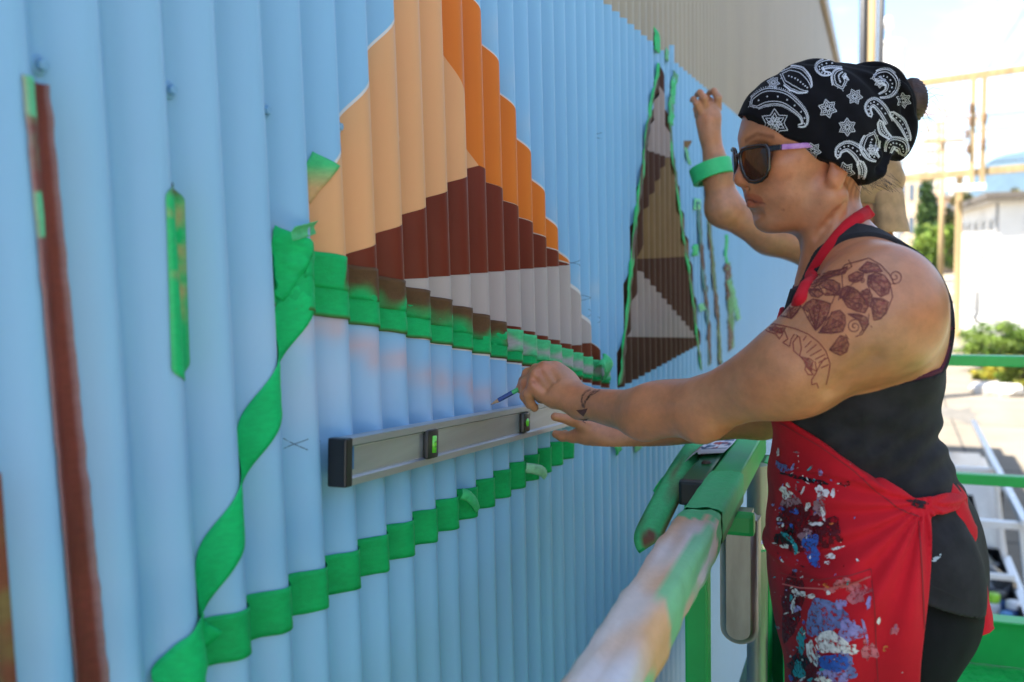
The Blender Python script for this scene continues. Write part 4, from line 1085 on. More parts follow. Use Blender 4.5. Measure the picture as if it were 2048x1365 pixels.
v_, f_ = decal_lines(inkB, 1.25, bvh_scarf, .0006, 3.0)
o = mesh_obj('paisley_print', v_, f_, mat('white_print', (.62, .62, .65), .8, var=.1), scarf); put(o, scarf); o['kind'] = 'stuff'

# hair: bun poking out behind and the nape under the scarf
Hr = Field(); Hr.ell(H(-.146, .086, -.002), (.020, .031, .026), HM, .02)
Hr.fn(lambda p: .0009 * np.sin(((p - HO) @ HM.T)[:, 1] * 1500 + 60 * np.sin(((p - HO) @ HM.T)[:, 0] * 30)), 0, 1, op='d')
V, F = polygonise(Hr, .0022)
m_hair = mat('dark_brown_hair', (.045, .020, .013), .45, var=.4, scale=40, stretch=(1, 1, 4))
mesh_obj('hair_bun', V, F, m_hair, woman, True)
mb = MB(); rw = random.Random(4)
for _ in range(14):
    a = Vector(H(-.150 + rw.uniform(-.02, .015), .08 + rw.uniform(-.02, .02), rw.uniform(-.02, .03))); d = Vector(HF) * -rw.uniform(.01, .025) + Vector((0, 0, rw.uniform(-.03, .01)))
    mb.tube([a, a + d * .5 + Vector((0, 0, .004)), a + d], .00022, 4)
for _ in range(46):
    a = Vector(H(-.055 + rw.uniform(-.03, .02), -.024 + rw.uniform(-.008, .008), .052 + rw.uniform(-.03, .008))); d = Vector(HF) * -rw.uniform(.0, .02) + Vector((0, 0, -rw.uniform(.006, .016)))
    mb.tube([a, a + d * .5, a + d], .00025, 4)
o = mb.build('hair_wisps', m_hair, woman); o['kind'] = 'stuff'

# ------------------------------------------------------------------ sunglasses
sg = empty('sunglasses_tmp', (0, 0, 0)); bpy.data.objects.remove(sg)
def gl(l): return .1075 - .020 * (abs(l) / .06) ** 2
lens_shape = [(.0085, .010), (.0105, .0165), (.016, .0202), (.026, .0215), (.040, .0218), (.050, .0220), (.0565, .0205), (.0590, .015), (.0592, .004), (.0575, -.008), (.0530, -.018), (.046, -.0230), (.036, -.0245), (.026, -.0225), (.0175, -.0160), (.0115, -.0060), (.0090, .002)]
def lens_pt(l, u, s, df=0.0): return H(gl(l) + .1 * (u - .01) * .8 + df, (u if s > 0 else u * .9 + .0055), l * s)
m_frame = mat('tortoise_frame', (.006, .004, .005), .22, var=.6, scale=120, col2=(.030, .010, .006), coat=.5)
m_lens = mat('brown_mirror_lens', (.060, .030, .020), .08, var=.1, metal=.35, coat=.6)
mbl = []
for s in (1, -1):
    P_ = [Vector(lens_pt(l, u, s)) for l, u in lens_shape]
    mb = MB(); mb.tube(P_ + [P_[0], P_[1]], .0030, 8, False); fr_o = mb.build('sunglasses_rim', m_frame, woman, True)
    n = len(lens_shape); cl = .035; cu = .001; Vv = [Vector(lens_pt(cl, cu, s, .0025))]; Ff = []
    for r_ in (.35, .7, 1.0):
        for (l, u) in lens_shape:
            b_ = .0025 * (1 - r_ ** 2); Vv.append(Vector(lens_pt(cl + (l - cl) * r_, cu + (u - cu) * r_, s, b_)))
    for k in range(n): Ff.append((0, 1 + k, 1 + (k + 1) % n))
    for r_ in range(2):
        for k in range(n): Ff.append((1 + r_ * n + k, 1 + (r_ + 1) * n + k, 1 + (r_ + 1) * n + (k + 1) % n, 1 + r_ * n + (k + 1) % n))
    mesh_obj('sunglasses_lens', Vv, Ff, m_lens, woman, True)
    mb = MB(); c0 = Vector(lens_pt(.0570, .0165, s)); c1 = Vector(H(.076, .0175, .0705 * s)); c2 = Vector(H(.040, .0190, .0765 * s)); c3 = Vector(H(-.004, .0190, .0775 * s))
    mb.beam(c0, c1, .004, .0075, .001); mb.build('sunglasses_hinge', m_frame, woman)
    mb = MB(); mb.beam(c1, c2, .0030, .0068, .0009); mb.beam(c2, c3, .0030, .0064, .0009); mb.build('sunglasses_arm', mat('purple_acetate', (.28, .07, .36), .3, var=.3, scale=60, col2=(.52, .22, .50), coat=.4), woman)
mb = MB(); mb.tube([Vector(lens_pt(.0095, .011, 1)), Vector(H(.1095, .0145, 0)), Vector(lens_pt(.0095, .011, -1))], .0024, 8); mb.build('sunglasses_bridge', m_frame, woman, True)

# ------------------------------------------------------------------ henna-red tattoos
def z3(pts): return [(1448 + x / 2.967, 480 + y / 2.967) for x, y in pts]
ink, fill = [], []
def leaf(poly, apex, n=5):
    q = z3(poly); fill.append(q); ink.append(q + [q[0]]); a = z3([apex])[0]
    for k in range(n):
        i = int((k + .5) / n * len(q)) % len(q); b = q[i]; ink.append([a, (a[0] + (b[0] - a[0]) * .8, a[1] + (b[1] - a[1]) * .8)])
leaf([(545, 540), (500, 470), (468, 405), (490, 375), (530, 352), (580, 362), (635, 380), (620, 440), (585, 500)], (545, 535), 7)
leaf([(560, 552), (610, 500), (640, 430), (690, 418), (718, 450), (722, 500), (705, 545), (640, 556)], (565, 550), 7)
leaf([(625, 652), (655, 615), (690, 568), (725, 578), (742, 620), (728, 665), (690, 685), (655, 670)], (630, 652), 5)
leaf([(700, 345), (745, 285), (790, 300), (835, 350), (855, 400), (835, 435), (790, 425), (735, 400)], (705, 348), 6)
leaf([(885, 345), (940, 350), (975, 370), (960, 430), (930, 470), (890, 478), (880, 430), (872, 385)], (885, 350), 5)
leaf([(855, 215), (905, 195), (955, 215), (990, 265), (975, 320), (930, 340), (890, 300), (850, 265)], (860, 215), 6)
leaf([(600, 330), (560, 270), (600, 240), (650, 240), (690, 265), (680, 310), (640, 330)], (690, 330), 6)
leaf([(320, 448), (340, 405), (385, 380), (440, 378), (460, 395), (430, 440), (400, 470), (365, 455)], (400, 468), 5)
leaf([(740, 215), (790, 190), (830, 205), (820, 240), (780, 255), (745, 245)], (745, 245), 4)
leaf([(460, 262), (520, 215), (600, 200), (660, 212), (590, 245), (520, 270)], (470, 262), 4)
leaf([(560, 235), (620, 190), (690, 178), (735, 160), (720, 200), (660, 215), (600, 232)], (565, 235), 5)
leaf([(800, 180), (850, 130), (910, 150), (940, 190), (890, 190), (840, 200)], (805, 182), 5)
leaf([(690, 350), (700, 290), (735, 275), (760, 285), (730, 330)], (695, 345), 4)
leaf([(800, 320), (850, 290), (880, 330), (870, 400), (845, 385), (830, 345)], (805, 322), 4)
leaf([(500, 300), (560, 290), (590, 325), (560, 345), (520, 335)], (505, 305), 4)
leaf([(735, 440), (800, 440), (845, 460), (860, 500), (830, 545), (800, 480)], (740, 440), 4)
for (cx, cy, r0, a0, tr) in ((640, 290, 18, 1, 1.3), (880, 230, 22, 0, 1.5), (940, 300, 20, 2, 1.4), (690, 500, 16, 0, 1.3), (560, 400, 18, 1, 1.4), (820, 240, 16, 2, 1.2), (450, 335, 34, 0, 1.7), (775, 515, 52, 1, 2.0), (1015, 220, 44, 2, 1.6), (760, 300, 20, 0, 1.2), (600, 470, 14, 0, 1.2), (795, 395, 26, 1, 1.4), (530, 255, 26, 2, 1.5)):
    c = z3([(cx, cy)])[0]; ink.append(spiral(c[0], c[1], r0 / 2.967, 1.5, a0, -tr))
ink += [z3(q) for q in ([(400, 360), (440, 300), (520, 300), (600, 240), (680, 200), (720, 150), (860, 110), (930, 150), (985, 210), (1010, 265)], [(680, 360), (705, 280), (700, 200), (760, 160), (740, 120)], [(690, 290), (730, 300), (800, 220), (850, 180)], [(990, 280), (1000, 340), (960, 440), (920, 470)], [(860, 440), (855, 500), (820, 560), (780, 575)], [(640, 380), (660, 330), (690, 300)], [(500, 290), (560, 300), (600, 280)], [(820, 300), (840, 330), (870, 310), (850, 260), (880, 240)], [(460, 400), (500, 430)], [(720, 560), (740, 590)], [(870, 510), (880, 520)])]
v_, f_ = decal_blobs(fill, bvh_body, .00035, 5.0); o = mesh_obj('tattoo_shading', v_, f_, mat('henna_fill', (.26, .062, .048), .5, var=.35, scale=160, spec=.3, alpha=(260, .3, .7, .25, .8)), body); put(o, body); o['kind'] = 'stuff'
v_, f_ = decal_lines(ink, 1.9, bvh_body, .0006, 2.5); o = mesh_obj('tattoo_lines', v_, f_, mat('henna_line', (.17, .042, .036), .5, spec=.3, alpha=(400, .2, .5, .55, .95)), body); put(o, body); o['kind'] = 'stuff'
ink2 = [z3(q) for q in ([(228, 520), (300, 500), (370, 515), (430, 530), (500, 560), (560, 605), (605, 660), (630, 735), (620, 800), (605, 860)], [(228, 520), (260, 545), (310, 560), (330, 590), (350, 560), (335, 530)], [(360, 540), (380, 590), (350, 610), (390, 635), (400, 590), (420, 560)], [(440, 570), (410, 610), (415, 660), (450, 690), (460, 640), (450, 580), (430, 565)], [(450, 690), (490, 730), (480, 770), (500, 800), (530, 800), (500, 760)], [(500, 700), (530, 720), (510, 760), (550, 780), (540, 720)], [(600, 700), (570, 740), (540, 800), (520, 830), (520, 860), (550, 850), (560, 880)], [(470, 600), (490, 570)], [(480, 640), (520, 600)], [(490, 670), (550, 620)], [(510, 690), (580, 650)], [(540, 710), (600, 680)], [(560, 730), (615, 700)], [(575, 760), (620, 740)], [(270, 520), (300, 540)], [(300, 515), (330, 535)])]
fill2 = [z3([(240, 520), (300, 505), (370, 520), (350, 560), (310, 555), (265, 540)]), z3([(455, 690), (500, 700), (530, 740), (520, 790), (490, 760)])]
v_, f_ = decal_lines(ink2, 2.1, bvh_body, .0006, 2.5); o = mesh_obj('tattoo_lines', v_, f_, mat('red_tattoo_line', (.24, .045, .038), .5, spec=.3, alpha=(400, .2, .5, .5, .95)), body); put(o, body); o['kind'] = 'stuff'
v_, f_ = decal_blobs(fill2, bvh_body, .0004, 4.0); o = mesh_obj('tattoo_shading', v_, f_, mat('red_tattoo_fill', (.26, .06, .05), .5, var=.3, scale=160, spec=.3, alpha=(260, .3, .7, .3, .85)), body); put(o, body); o['kind'] = 'stuff'
def z5(pts): return [(960 + x / 5.69, 680 + y / 5.69) for x, y in pts]
v_, f_ = decal_blobs([z5([(1095, 800), (1160, 795), (1228, 780), (1205, 830), (1178, 872), (1130, 835)]), z5([(1125, 900), (1180, 905), (1250, 890), (1225, 925), (1205, 955), (1160, 930)])], bvh_body, .0004, 2.0)
o = mesh_obj('tattoo_shading', v_, f_, mat('brown_tattoo_fill', (.14, .05, .042), .5, spec=.3, alpha=(300, .2, .6, .6, .95)), body); put(o, body); o['kind'] = 'stuff'
v_, f_ = decal_lines([z5([(1175, 770), (1160, 700), (1165, 640), (1200, 595), (1260, 570)]), z5([(1185, 780), (1200, 700), (1250, 640), (1330, 590), (1370, 572)]), z5([(1215, 690), (1260, 610), (1320, 575)])], 4.0, bvh_body, .0005, 2.0)
o = mesh_obj('tattoo_lines', v_, f_, mat('grey_brown_tattoo', (.14, .065, .05), .5, spec=.3, alpha=(300, .3, .7, .15, .7)), body); put(o, body); o['kind'] = 'stuff'
for nm_, ln_ in (('hem_stitching', [(1862, 1172), (1890, 1184), (1920, 1198), (1945, 1210)]), ('side_seam', [(1728, 822), (1727, 850), (1730, 900), (1736, 930)])):
    v_, f_ = decal_lines([ln_], 2.2, bvh_tank, .0010)
    if f_: o = mesh_obj(nm_, v_, f_, mat('charcoal_thread', (.016, .015, .016), .9), tank); put(o, tank)
# white paint flecks on shirt and trousers
v_, f_ = decal_blobs([splat(1872, 1117, 8, 3, -.2), splat(1868, 1122, 5, 2), splat(1858, 1098, 3, 2), splat(1880, 1110, 2, 2)], bvh_tank, .0008, 3.0)
if f_: o = mesh_obj('paint_spatter', v_, f_, mat('pale_fleck', (.35, .42, .45), .6), tank); put(o, tank); o['kind'] = 'stuff'
# ================================================================== spirit level held on the wall
LX = 0.036
la = onX(692, 928, LX); lb_dir = (Vector((0, .852, -.0885))).normalized()
lvl = empty('spirit_level', onX(692, 975, LX), 'grey aluminium spirit level with black end caps held against the blue wall', 'spirit level')
LH, LT, LL = .057, .024, 1.20
lu = Vector((1, 0, 0)).cross(lb_dir).normalized(); lu = lu if lu.z > 0 else -lu
org = onX(692, 975, LX); org = Vector((LX - LT / 2, org.y, org.z)) + lu * (LH / 2)
LR = Matrix((Vector((1, 0, 0)), lb_dir, lu)).transposed()
def lv(x, y, z): return org + Vector((1, 0, 0)) * x + lb_dir * y + lu * z
m_alu = mat('brushed_aluminium', (.50, .50, .51), .42, metal=.8, var=.12, scale=30, stretch=(1, .06, 1), bump=.05, bscale=200)
m_blk = mat('black_plastic', (.012, .012, .013), .38, var=.2, coat=.1)
mb = MB()
prof = [(-LT / 2, -LH / 2), (LT / 2, -LH / 2), (LT / 2, -LH / 2 + .0085), (LT / 2 - .0050, -LH / 2 + .0110), (LT / 2 - .0050, LH / 2 - .0110), (LT / 2, LH / 2 - .0085), (LT / 2, LH / 2), (-LT / 2, LH / 2), (-LT / 2, LH / 2 - .0085), (-LT / 2 + .005, LH / 2 - .011), (-LT / 2 + .005, -LH / 2 + .011), (-LT / 2, -LH / 2 + .0085)]
n = len(prof); V_ = [lv(x, y, z) for y in (.012, LL - .012) for x, z in prof]
mb.add(V_, [(i, (i + 1) % n, (i + 1) % n + n, i + n) for i in range(n)] + [tuple(range(n)), tuple(range(2 * n - 1, n - 1, -1))]); mb.build('beam', m_alu, lvl)
for y in (.006, LL - .006):
    mb = MB(); mb.box(lv(0, y, 0), (LT + .002, .016, LH + .002), LR, .0025); mb.build('end_cap', m_blk, lvl)
mb = MB(); mb.box(lv(LT / 2 - .0045, .020, .004), (.0012, .009, .028), LR); mb.build('sticker', mat('blue_sticker', (.02, .16, .34), .4), lvl)
m_vial = mat('vial_green', (.16, .62, .04), .12, coat=.5)
for (y, kind) in ((.232, 'v'), (.62, 'h'), (.97, 'v')):
    mb = MB(); bmv = bmesh.new(); mb.box(lv(LT / 2 - .001, y, 0), (.010, .036, .042 if kind == 'v' else .036), LR, .0046); vo = mb.build('vial_housing', m_blk, lvl); smooth_by_angle(vo, 50)
    mb = MB()
    if kind == 'v':
        mb.tube([lv(LT / 2 + .0035, y, -.012), lv(LT / 2 + .0035, y, .012)], .0048, 12)
    else:
        mb.lathe([(.0001, .0035), (.006, .0030), (.0078, .0)], lv(LT / 2 + .0035, y, 0), (1, 0, 0), 20)
    v_o = mb.build('vial', m_vial, vo, True)
    put(v_o, vo)
    mb = MB()
    for dz in (-.0035, .0035): mb.box(lv(LT / 2 + .0081, y, dz if kind == 'v' else 0), (.0006, .009 if kind == 'v' else .0008, .0007 if kind == 'v' else .012), LR)
    v_o = mb.build('vial_line', m_blk, vo); put(v_o, vo)
mb = MB()
for z in (-LH / 2 + .0115, LH / 2 - .0115): mb.beam(lv(LT / 2 - .0046, .02, z), lv(LT / 2 - .0046, LL - .02, z), .0006, .0007)
mb.build('groove_line', mat('bright_aluminium', (.75, .75, .76), .3, metal=.9), lvl)

# ------------------------------------------------------------------ pencil in the hand
tip = onX(979, 811, 0.010); back = P(1086, 752, 1.60)
pd = (back - tip).normalized(); pen = empty('pencil', tip, 'blue and green pencil with sharpened point held over the level', 'pencil')
L1 = (P(1018, 790, (tip - CAM).dot(FWD) * .62 + 1.60 * .38) - tip).length
mb = MB(); mb.lathe([(.0002, 0), (.0009, .004)], tip, pd, 8); mb.build('lead', mat('graphite', (.02, .02, .025), .4), pen)
mb = MB(); mb.lathe([(.0009, .004), (.0037, .018)], tip, pd, 12); mb.build('wood_cone', mat('pencil_wood', (.50, .30, .16), .7, var=.2, scale=200), pen)
mb = MB(); mb.lathe([(.0037, .018), (.0039, .0195), (.0039, .046)], tip, pd, 6); mb.build('barrel', mat('pencil_blue', (.012, .045, .20), .3, coat=.4), pen)
mb = MB(); mb.lathe([(.00392, .046), (.00392, .098), (.0001, .098)], tip, pd, 6); mb.build('tape_wrap', mat('pencil_green', (.06, .45, .14), .5), pen)

# ================================================================== second person: raised arm, cap, body behind
per2 = empty('person', (0.66, 2.66, FLOOR_Z), 'person in tan cap reaching up to the wall behind the one in the scarf', 'person')
D2 = 2.55
Q = lambda x, y, d=D2: A(x, y, d)
B2 = Field()
hc = Q(1722, 372, 2.53)
F2f = np.array((-.92, .39, 0)); F2f /= np.linalg.norm(F2f); F2l = np.cross((0, 0, 1), F2f); M2 = np.stack([F2f, np.array((0, 0, 1.)), F2l])
h2 = lambda f, u, l: hc + F2f * f + np.array((0, 0, 1.)) * u + F2l * l
B2.ell(hc, (.095, .105, .074), M2, .03); B2.ell(h2(.045, -.055, 0), (.05, .06, .05), M2, .03); B2.cone(h2(.095, -.005, 0), h2(.105, -.03, 0), .008, .011, .012)
B2.ell(h2(.062, -.105, 0), (.026, .022, .024), M2, .02)
nb = Q(1745, 520, 2.55); B2.cone(h2(-.02, -.08, 0), nb, .052, .06, .03)
sh2 = Q(1655, 505, 2.60); el2 = Q(1446, 418, 2.58); fm2 = Q(1436, 350, 2.57); wr2 = Q(1420, 272, 2.56)
B2.ell(nb + np.array((0, 0, -.16)), (.12, .19, .20), None, .06)
B2.cone(nb + np.array((-.02, 0, -.08)), sh2, .07, .062, .06)
B2.cone(sh2, Q(1540, 470, 2.60), .058, .050, .04); B2.cone(Q(1540, 470, 2.60), el2, .050, .043, .03)
B2.ell(Q(1452, 418, 2.575), (.038, .038, .040), None, .03)
B2.cone(el2, fm2, .041, .0365, .03); B2.cone(fm2, wr2, .0365, .0245, .03)
B2.ell(Q(1417, 236, 2.555), (.033, .019, .044), None, .02)
B2.cone(wr2, Q(1417, 242, 2.555), .0245, .026, .02)
kk = .006
B2.chain([Q(1402, 224, 2.545), Q(1393, 208, 2.535), Q(1387, 199, 2.55), Q(1384, 201, 2.57)], [.0112, .0090, .0078, .0066], .004)
B2.chain([Q(1411, 218, 2.545), Q(1408, 197, 2.530), Q(1400, 186, 2.54), Q(1394, 190, 2.57)], [.0115, .0098, .0086, .0072], .004)
B2.chain([Q(1424, 218, 2.56), Q(1421, 203, 2.57), Q(1410, 194, 2.59), Q(1402, 198, 2.61)], [.0115, .0095, .0084, .0072], .004)
B2.chain([Q(1435, 218, 2.555), Q(1436, 196, 2.540), Q(1428, 183, 2.55), Q(1419, 186, 2.58)], [.0118, .0100, .0088, .0074], .004)
B2.chain([Q(1410, 244, 2.57), Q(1398, 232, 2.60), Q(1392, 218, 2.61)], [.014, .0115, .009], kk)
sh3 = nb + np.array((.0, .20, -.085)); el3 = nb + np.array((.02, .25, -.37)); wr3 = nb + np.array((-.10, .24, -.59))
B2.cone(nb + np.array((0, .05, -.08)), sh3, .07, .058, .06); B2.cone(sh3, el3, .054, .042, .04); B2.cone(el3, wr3, .042, .025, .03); B2.ell(wr3 + np.array((-.03, 0, -.04)), (.035, .018, .045), None, .02)
for i_ in range(4): B2.chain([wr3 + np.array((-.022 - .016 * i_, 0, -.07)), wr3 + np.array((-.035 - .017 * i_, 0, -.105)), wr3 + np.array((-.035 - .016 * i_, -.012, -.128))], [.010, .009, .0075], .004)
B2.chain([wr3 + np.array((.0, -.01, -.03)), wr3 + np.array((.012, -.03, -.06)), wr3 + np.array((.008, -.04, -.085))], [.013, .010, .008], .006)
V, F = polygonise(B2, .0036)
t2 = np.ones((len(V), 3)); w2 = .6 * np.exp(-((V - Q(1409, 418, 2.55)) ** 2).sum(1) / .02 ** 2)[:, None]
w3_ = .5 * np.exp(-((V - Q(1414, 408, 2.53)) ** 2).sum(1) / .012 ** 2)[:, None]; t2 = t2 * (1 - w3_) + np.array((.45, .40, .40)) * w3_
mesh_obj('body', V, F, m_skin, per2, True, t2)
# shirt, trousers, shoes (mostly hidden)
S2 = Field(); S2.ell(nb + np.array((0, 0, -.17)), (.132, .20, .21), None, .06); S2.ell(nb + np.array((.01, 0, -.42)), (.128, .18, .22), None, .06)
S2.cone(nb + np.array((-.02, 0, -.08)), sh2, .082, .072, .06); S2.cone(nb + np.array((0, .05, -.08)), sh3, .082, .068, .06); S2.cone(sh3, sh3 * .6 + el3 * .4, .066, .062, .03)
S2.fn(lambda p: np.maximum(np.maximum(p[:, 2] - (nb[2] - .02), (nb[2] - .60) - p[:, 2]), (sh2[0] - .02) - p[:, 0]), 0, 1, op='i'); S2.fn(cloth_noise(.003, 30, 3), 0, 1, op='d')
V, F = polygonise(S2, .010); mesh_obj('shirt', V, F, mat('black_shirt', (.02, .02, .022), .85), per2, True)
S2 = Field(); bx = nb[0] + .01; by = nb[1]
S2.ell((bx, by, nb[2] - .60), (.13, .18, .14), None, .04)
for dy in (-.09, .09): S2.cone((bx, by + dy, nb[2] - .65), (bx, by + dy, FLOOR_Z + .08), .088, .062, .03)
S2.fn(lambda p: FLOOR_Z + .06 - p[:, 2], 0, 1, op='i'); V, F = polygonise(S2, .014); mesh_obj('trousers', V, F, mat('grey_trousers', (.05, .05, .055), .85), per2, True)
for dy in (-.09, .09):
    S2 = Field(); S2.cone((bx + .05, by + dy, FLOOR_Z + .045), (bx - .13, by + dy, FLOOR_Z + .035), .046, .038, .02); S2.fn(lambda p: FLOOR_Z + .004 - p[:, 2], 0, 1, op='i')
    V, F = polygonise(S2, .010); mesh_obj('shoe', V, F, MATS['shoe_black'], per2, True)
# tan cap with neck flap and cord
C2 = Field(); C2.ell(h2(-.004, .012, 0), (.107, .100, .088), M2, .02)
C2.fn(cloth_noise(.0035, 60, 12), 0, 1, op='d')
C2.fn(lambda p: ((p - hc) @ M2.T)[:, 1] * -1 - .045 + .10 * ((p - hc) @ M2.T)[:, 0], 0, 1, op='i')
V, F = polygonise(C2, .0045); m_capc = mat('tan_cap_cotton', (.42, .24, .115), .85, var=.22, scale=25, bump=.3, bscale=300, sheen=.1)
cap = mesh_obj('cap', V, F, m_capc, per2, True)
C2 = Field(); C2.cone(h2(-.072, -.04, 0), h2(-.088, -.15, 0), .060, .062, .03, squash=(F2f, 1.6)); C2.fn(cloth_noise(.003, 45, 14), 0, 1, op='d')
C2.fn(lambda p: np.maximum(((p - hc) @ M2.T)[:, 0] + .045, -.125 - ((p - hc) @ M2.T)[:, 1]), 0, 1, op='i')
V, F = polygonise(C2, .0045); mesh_obj('neck_flap', V, F, m_capc, per2, True)
mb = MB(); mb.lathe([(.058, -.004), (.110, -.006), (.112, -.002), (.058, .004)], h2(.05, -.028, 0), (F2f[0] * -.1, F2f[1] * -.1, 1), 30); mb.build('cap_brim', m_capc, per2, True)
mb = MB(); mb.tube([Q(1766, 396, 2.50), Q(1784, 404, 2.49), Q(1806, 417, 2.48)], .0035, 8); mb.tube([Q(1764, 394, 2.5), Q(1775, 401, 2.49)], .006, 8); mb.build('cap_cord', m_blk, per2, True)

# roll of tape worn on the raised forearm
tc_ = Q(1424, 344, 2.565); tax = Vector((np.array(wr2) - np.array(el2))).normalized(); tax = (Vector((0, 0, 1)) + Vector(FWD) * .22 - Vector(RIGHT) * .26).normalized()
roll = empty('tape_roll', tc_, 'thick green tape roll worn like a bangle on the raised forearm', 'tape roll')
mb = MB(); mb.lathe([(.0465, -.021), (.0570, -.021), (.0580, -.020), (.0580, .020), (.0570, .021), (.0465, .021)], tc_, tax, 48); o = mb.build('tape_body', mat('tape_roll_green', (.035, .50, .15), .5, var=.05, scale=80), roll); smooth_by_angle(o, 40)
mb = MB(); mb.lathe([(.0445, -.0205), (.0465, -.0205), (.0465, .0205), (.0445, .0205), (.0445, -.0205)], tc_, tax, 48); o = mb.build('core', mat('tape_core', (.10, .36, .14), .7), roll); smooth_by_angle(o, 40)
# ================================================================== the lift basket
m_green = mat('green_lift_paint', (.012, .43, .080), .38, var=.12, scale=6, bump=.05, bscale=80, coat=.15)
m_greend = mat('dark_green_lift_paint', (.008, .12, .035), .38, var=.2, scale=9, coat=.15)
m_galv = mat('galvanised_steel', (.36, .34, .30), .42, metal=.8, var=.25, scale=14, stretch=(1, 1, .25), bump=.06, bscale=60)
lift = empty('scissor_lift', (1.0, 1.6, 0), 'green scissor lift basket standing beside the mural wall', 'lift')
RZ = 3.90; RX = 0.386; YE = 3.47; XR = 1.85; RW = .050
def part(name, m, f, smooth=False, parent=lift):
    mb = MB(); f(mb); o = mb.build(name, m, parent); 
    if parent is not lift: put(o, parent)
    return o
# wall-side top rail of the main deck, ends at a post beyond the person in the apron
part('top_rail', m_green, lambda b: b.box((RX, (.15 + 2.03) / 2, RZ - RW / 2), (RW, 2.03 - .15, RW), None, .004))
part('post', m_green, lambda b: b.box((RX + .030, 2.02, (RZ + FLOOR_Z) / 2 - .03), (.012, .060, RZ - FLOOR_Z - .06), None, .002))
# rear rails, perpendicular to the wall
part('top_rail', m_green, lambda b: b.box(((RX + XR) / 2, YE, RZ - .018), (XR - RX, .036, .036), None, .004))
part('mid_rail', m_green, lambda b: b.box(((RX + XR) / 2, YE, RZ - .40 - .018), (XR - RX, .036, .036), None, .004))
part('top_rail', m_green, lambda b: b.box((XR, (YE - .6) / 2 + .0, RZ - .018), (.036, YE + .5, .034), None, .004))
part('mid_rail', m_green, lambda b: b.box((XR, (YE - .6) / 2 + .0, RZ - .42), (.036, YE + .5, .034), None, .004))
for (x, y) in ((XR, YE), (XR, .9), (RX, YE)):
    part('post', m_green, lambda b: b.box((x, y + .002, (RZ + FLOOR_Z) / 2), (.037, .037, RZ - FLOOR_Z - .004), None, .004))
# extension rail nearer the wall with a plastic end cap
EX = .338; EY = 1.575
part('top_rail', m_greend, lambda b: b.box((EX, (EY + YE - .03) / 2, RZ - .0215), (.040, YE - .03 - EY, .040), None, .005))
part('end_cap', m_blk, lambda b: b.box((EX, EY - .006, RZ - .0215), (.043, .022, .043), None, .006))
part('bolt', mat('rusty_bolt', (.10, .07, .05), .5, metal=.6), lambda b: b.lathe([(.0001, .005), (.007, .0045), (.009, .001)], (EX + .002, 1.70, RZ - .0015), (0, 0, 1), 16))
part('post', m_green, lambda b: b.box((EX - .002, 1.63, (RZ - .045 + FLOOR_Z) / 2), (.040, .040, RZ - .045 - FLOOR_Z), None, .004))
part('brace', m_green, lambda b: b.beam((EX + .03, 1.86, RZ - .95), (EX + .25, 2.5, RZ - .5), .034, .034, .003))
part('brace', m_greend, lambda b: b.beam((.40, 2.09, RZ - .08), (.46, 2.35, FLOOR_Z + .05), .05, .06, .003))
part('toe_plate', m_greend, lambda b: b.box((EX, 2.45, FLOOR_Z + .20), (.02, 1.25, .40), None, .003))
# galvanised sleeve with a rounded foot and the tube behind it
def sleeve(b):
    y0 = 1.60; x = RX + .028; zt = RZ - RW - .004; w_ = .032; L = .200
    pr = []
    for k in range(13):
        a = math.pi * k / 12; pr.append((-w_ * math.cos(a), zt - L - w_ * .9 * math.sin(a)))
    out_ = [(-w_, zt)] + pr + [(w_, zt)]
    V_ = []
    for dx in (-.030, .030):
        for (yy, z) in out_: V_.append((x + yy, y0 + dx, z))
    n = len(out_); b.add(V_, [tuple(range(n - 1, -1, -1)), tuple(range(n, 2 * n))] + [(i, (i + 1) % n, (i + 1) % n + n, i + n) for i in range(n)])
o = part('sleeve', m_galv, sleeve); 
bmx = bmesh.new(); bmx.from_mesh(o.data); bmesh.ops.bevel(bmx, geom=[e for e in bmx.edges if e.calc_face_angle(0) > .5], offset=.012, segments=3, affect='EDGES'); bmx.to_mesh(o.data); bmx.free(); smooth_by_angle(o, 60)
part('bracket', m_green, lambda b: b.box((RX + .028, 1.56, RZ - RW - .016), (.058, .020, .040), None, .008))
o = part('tube', m_galv, lambda b: b.tube([(RX + .018, 1.93, FLOOR_Z), (RX + .018, 1.93, RZ - RW - .002)], .021, 20)); smooth_by_angle(o, 50)
part('weld', mat('weld_silver', (.75, .74, .72), .25, metal=.9, bump=.5, bscale=120), lambda b: b.lathe([(.021, -.012), (.0235, -.006), (.0232, .006), (.021, .012)], (RX + .018, 1.93, RZ - .215), (0, 0, 1), 20))
for z in (RZ - .64, RZ - .68, RZ - .72):
    part('bolt', m_galv, lambda b: b.lathe([(.0001, .008), (.007, .008), (.008, .0)], (RX + .062, 1.99, z), (0, -1, 0), 6))
part('kick_panel', m_green, lambda b: b.box((RX + .075, 2.05, RZ - .72), (.012, .24, .60), None, .002))
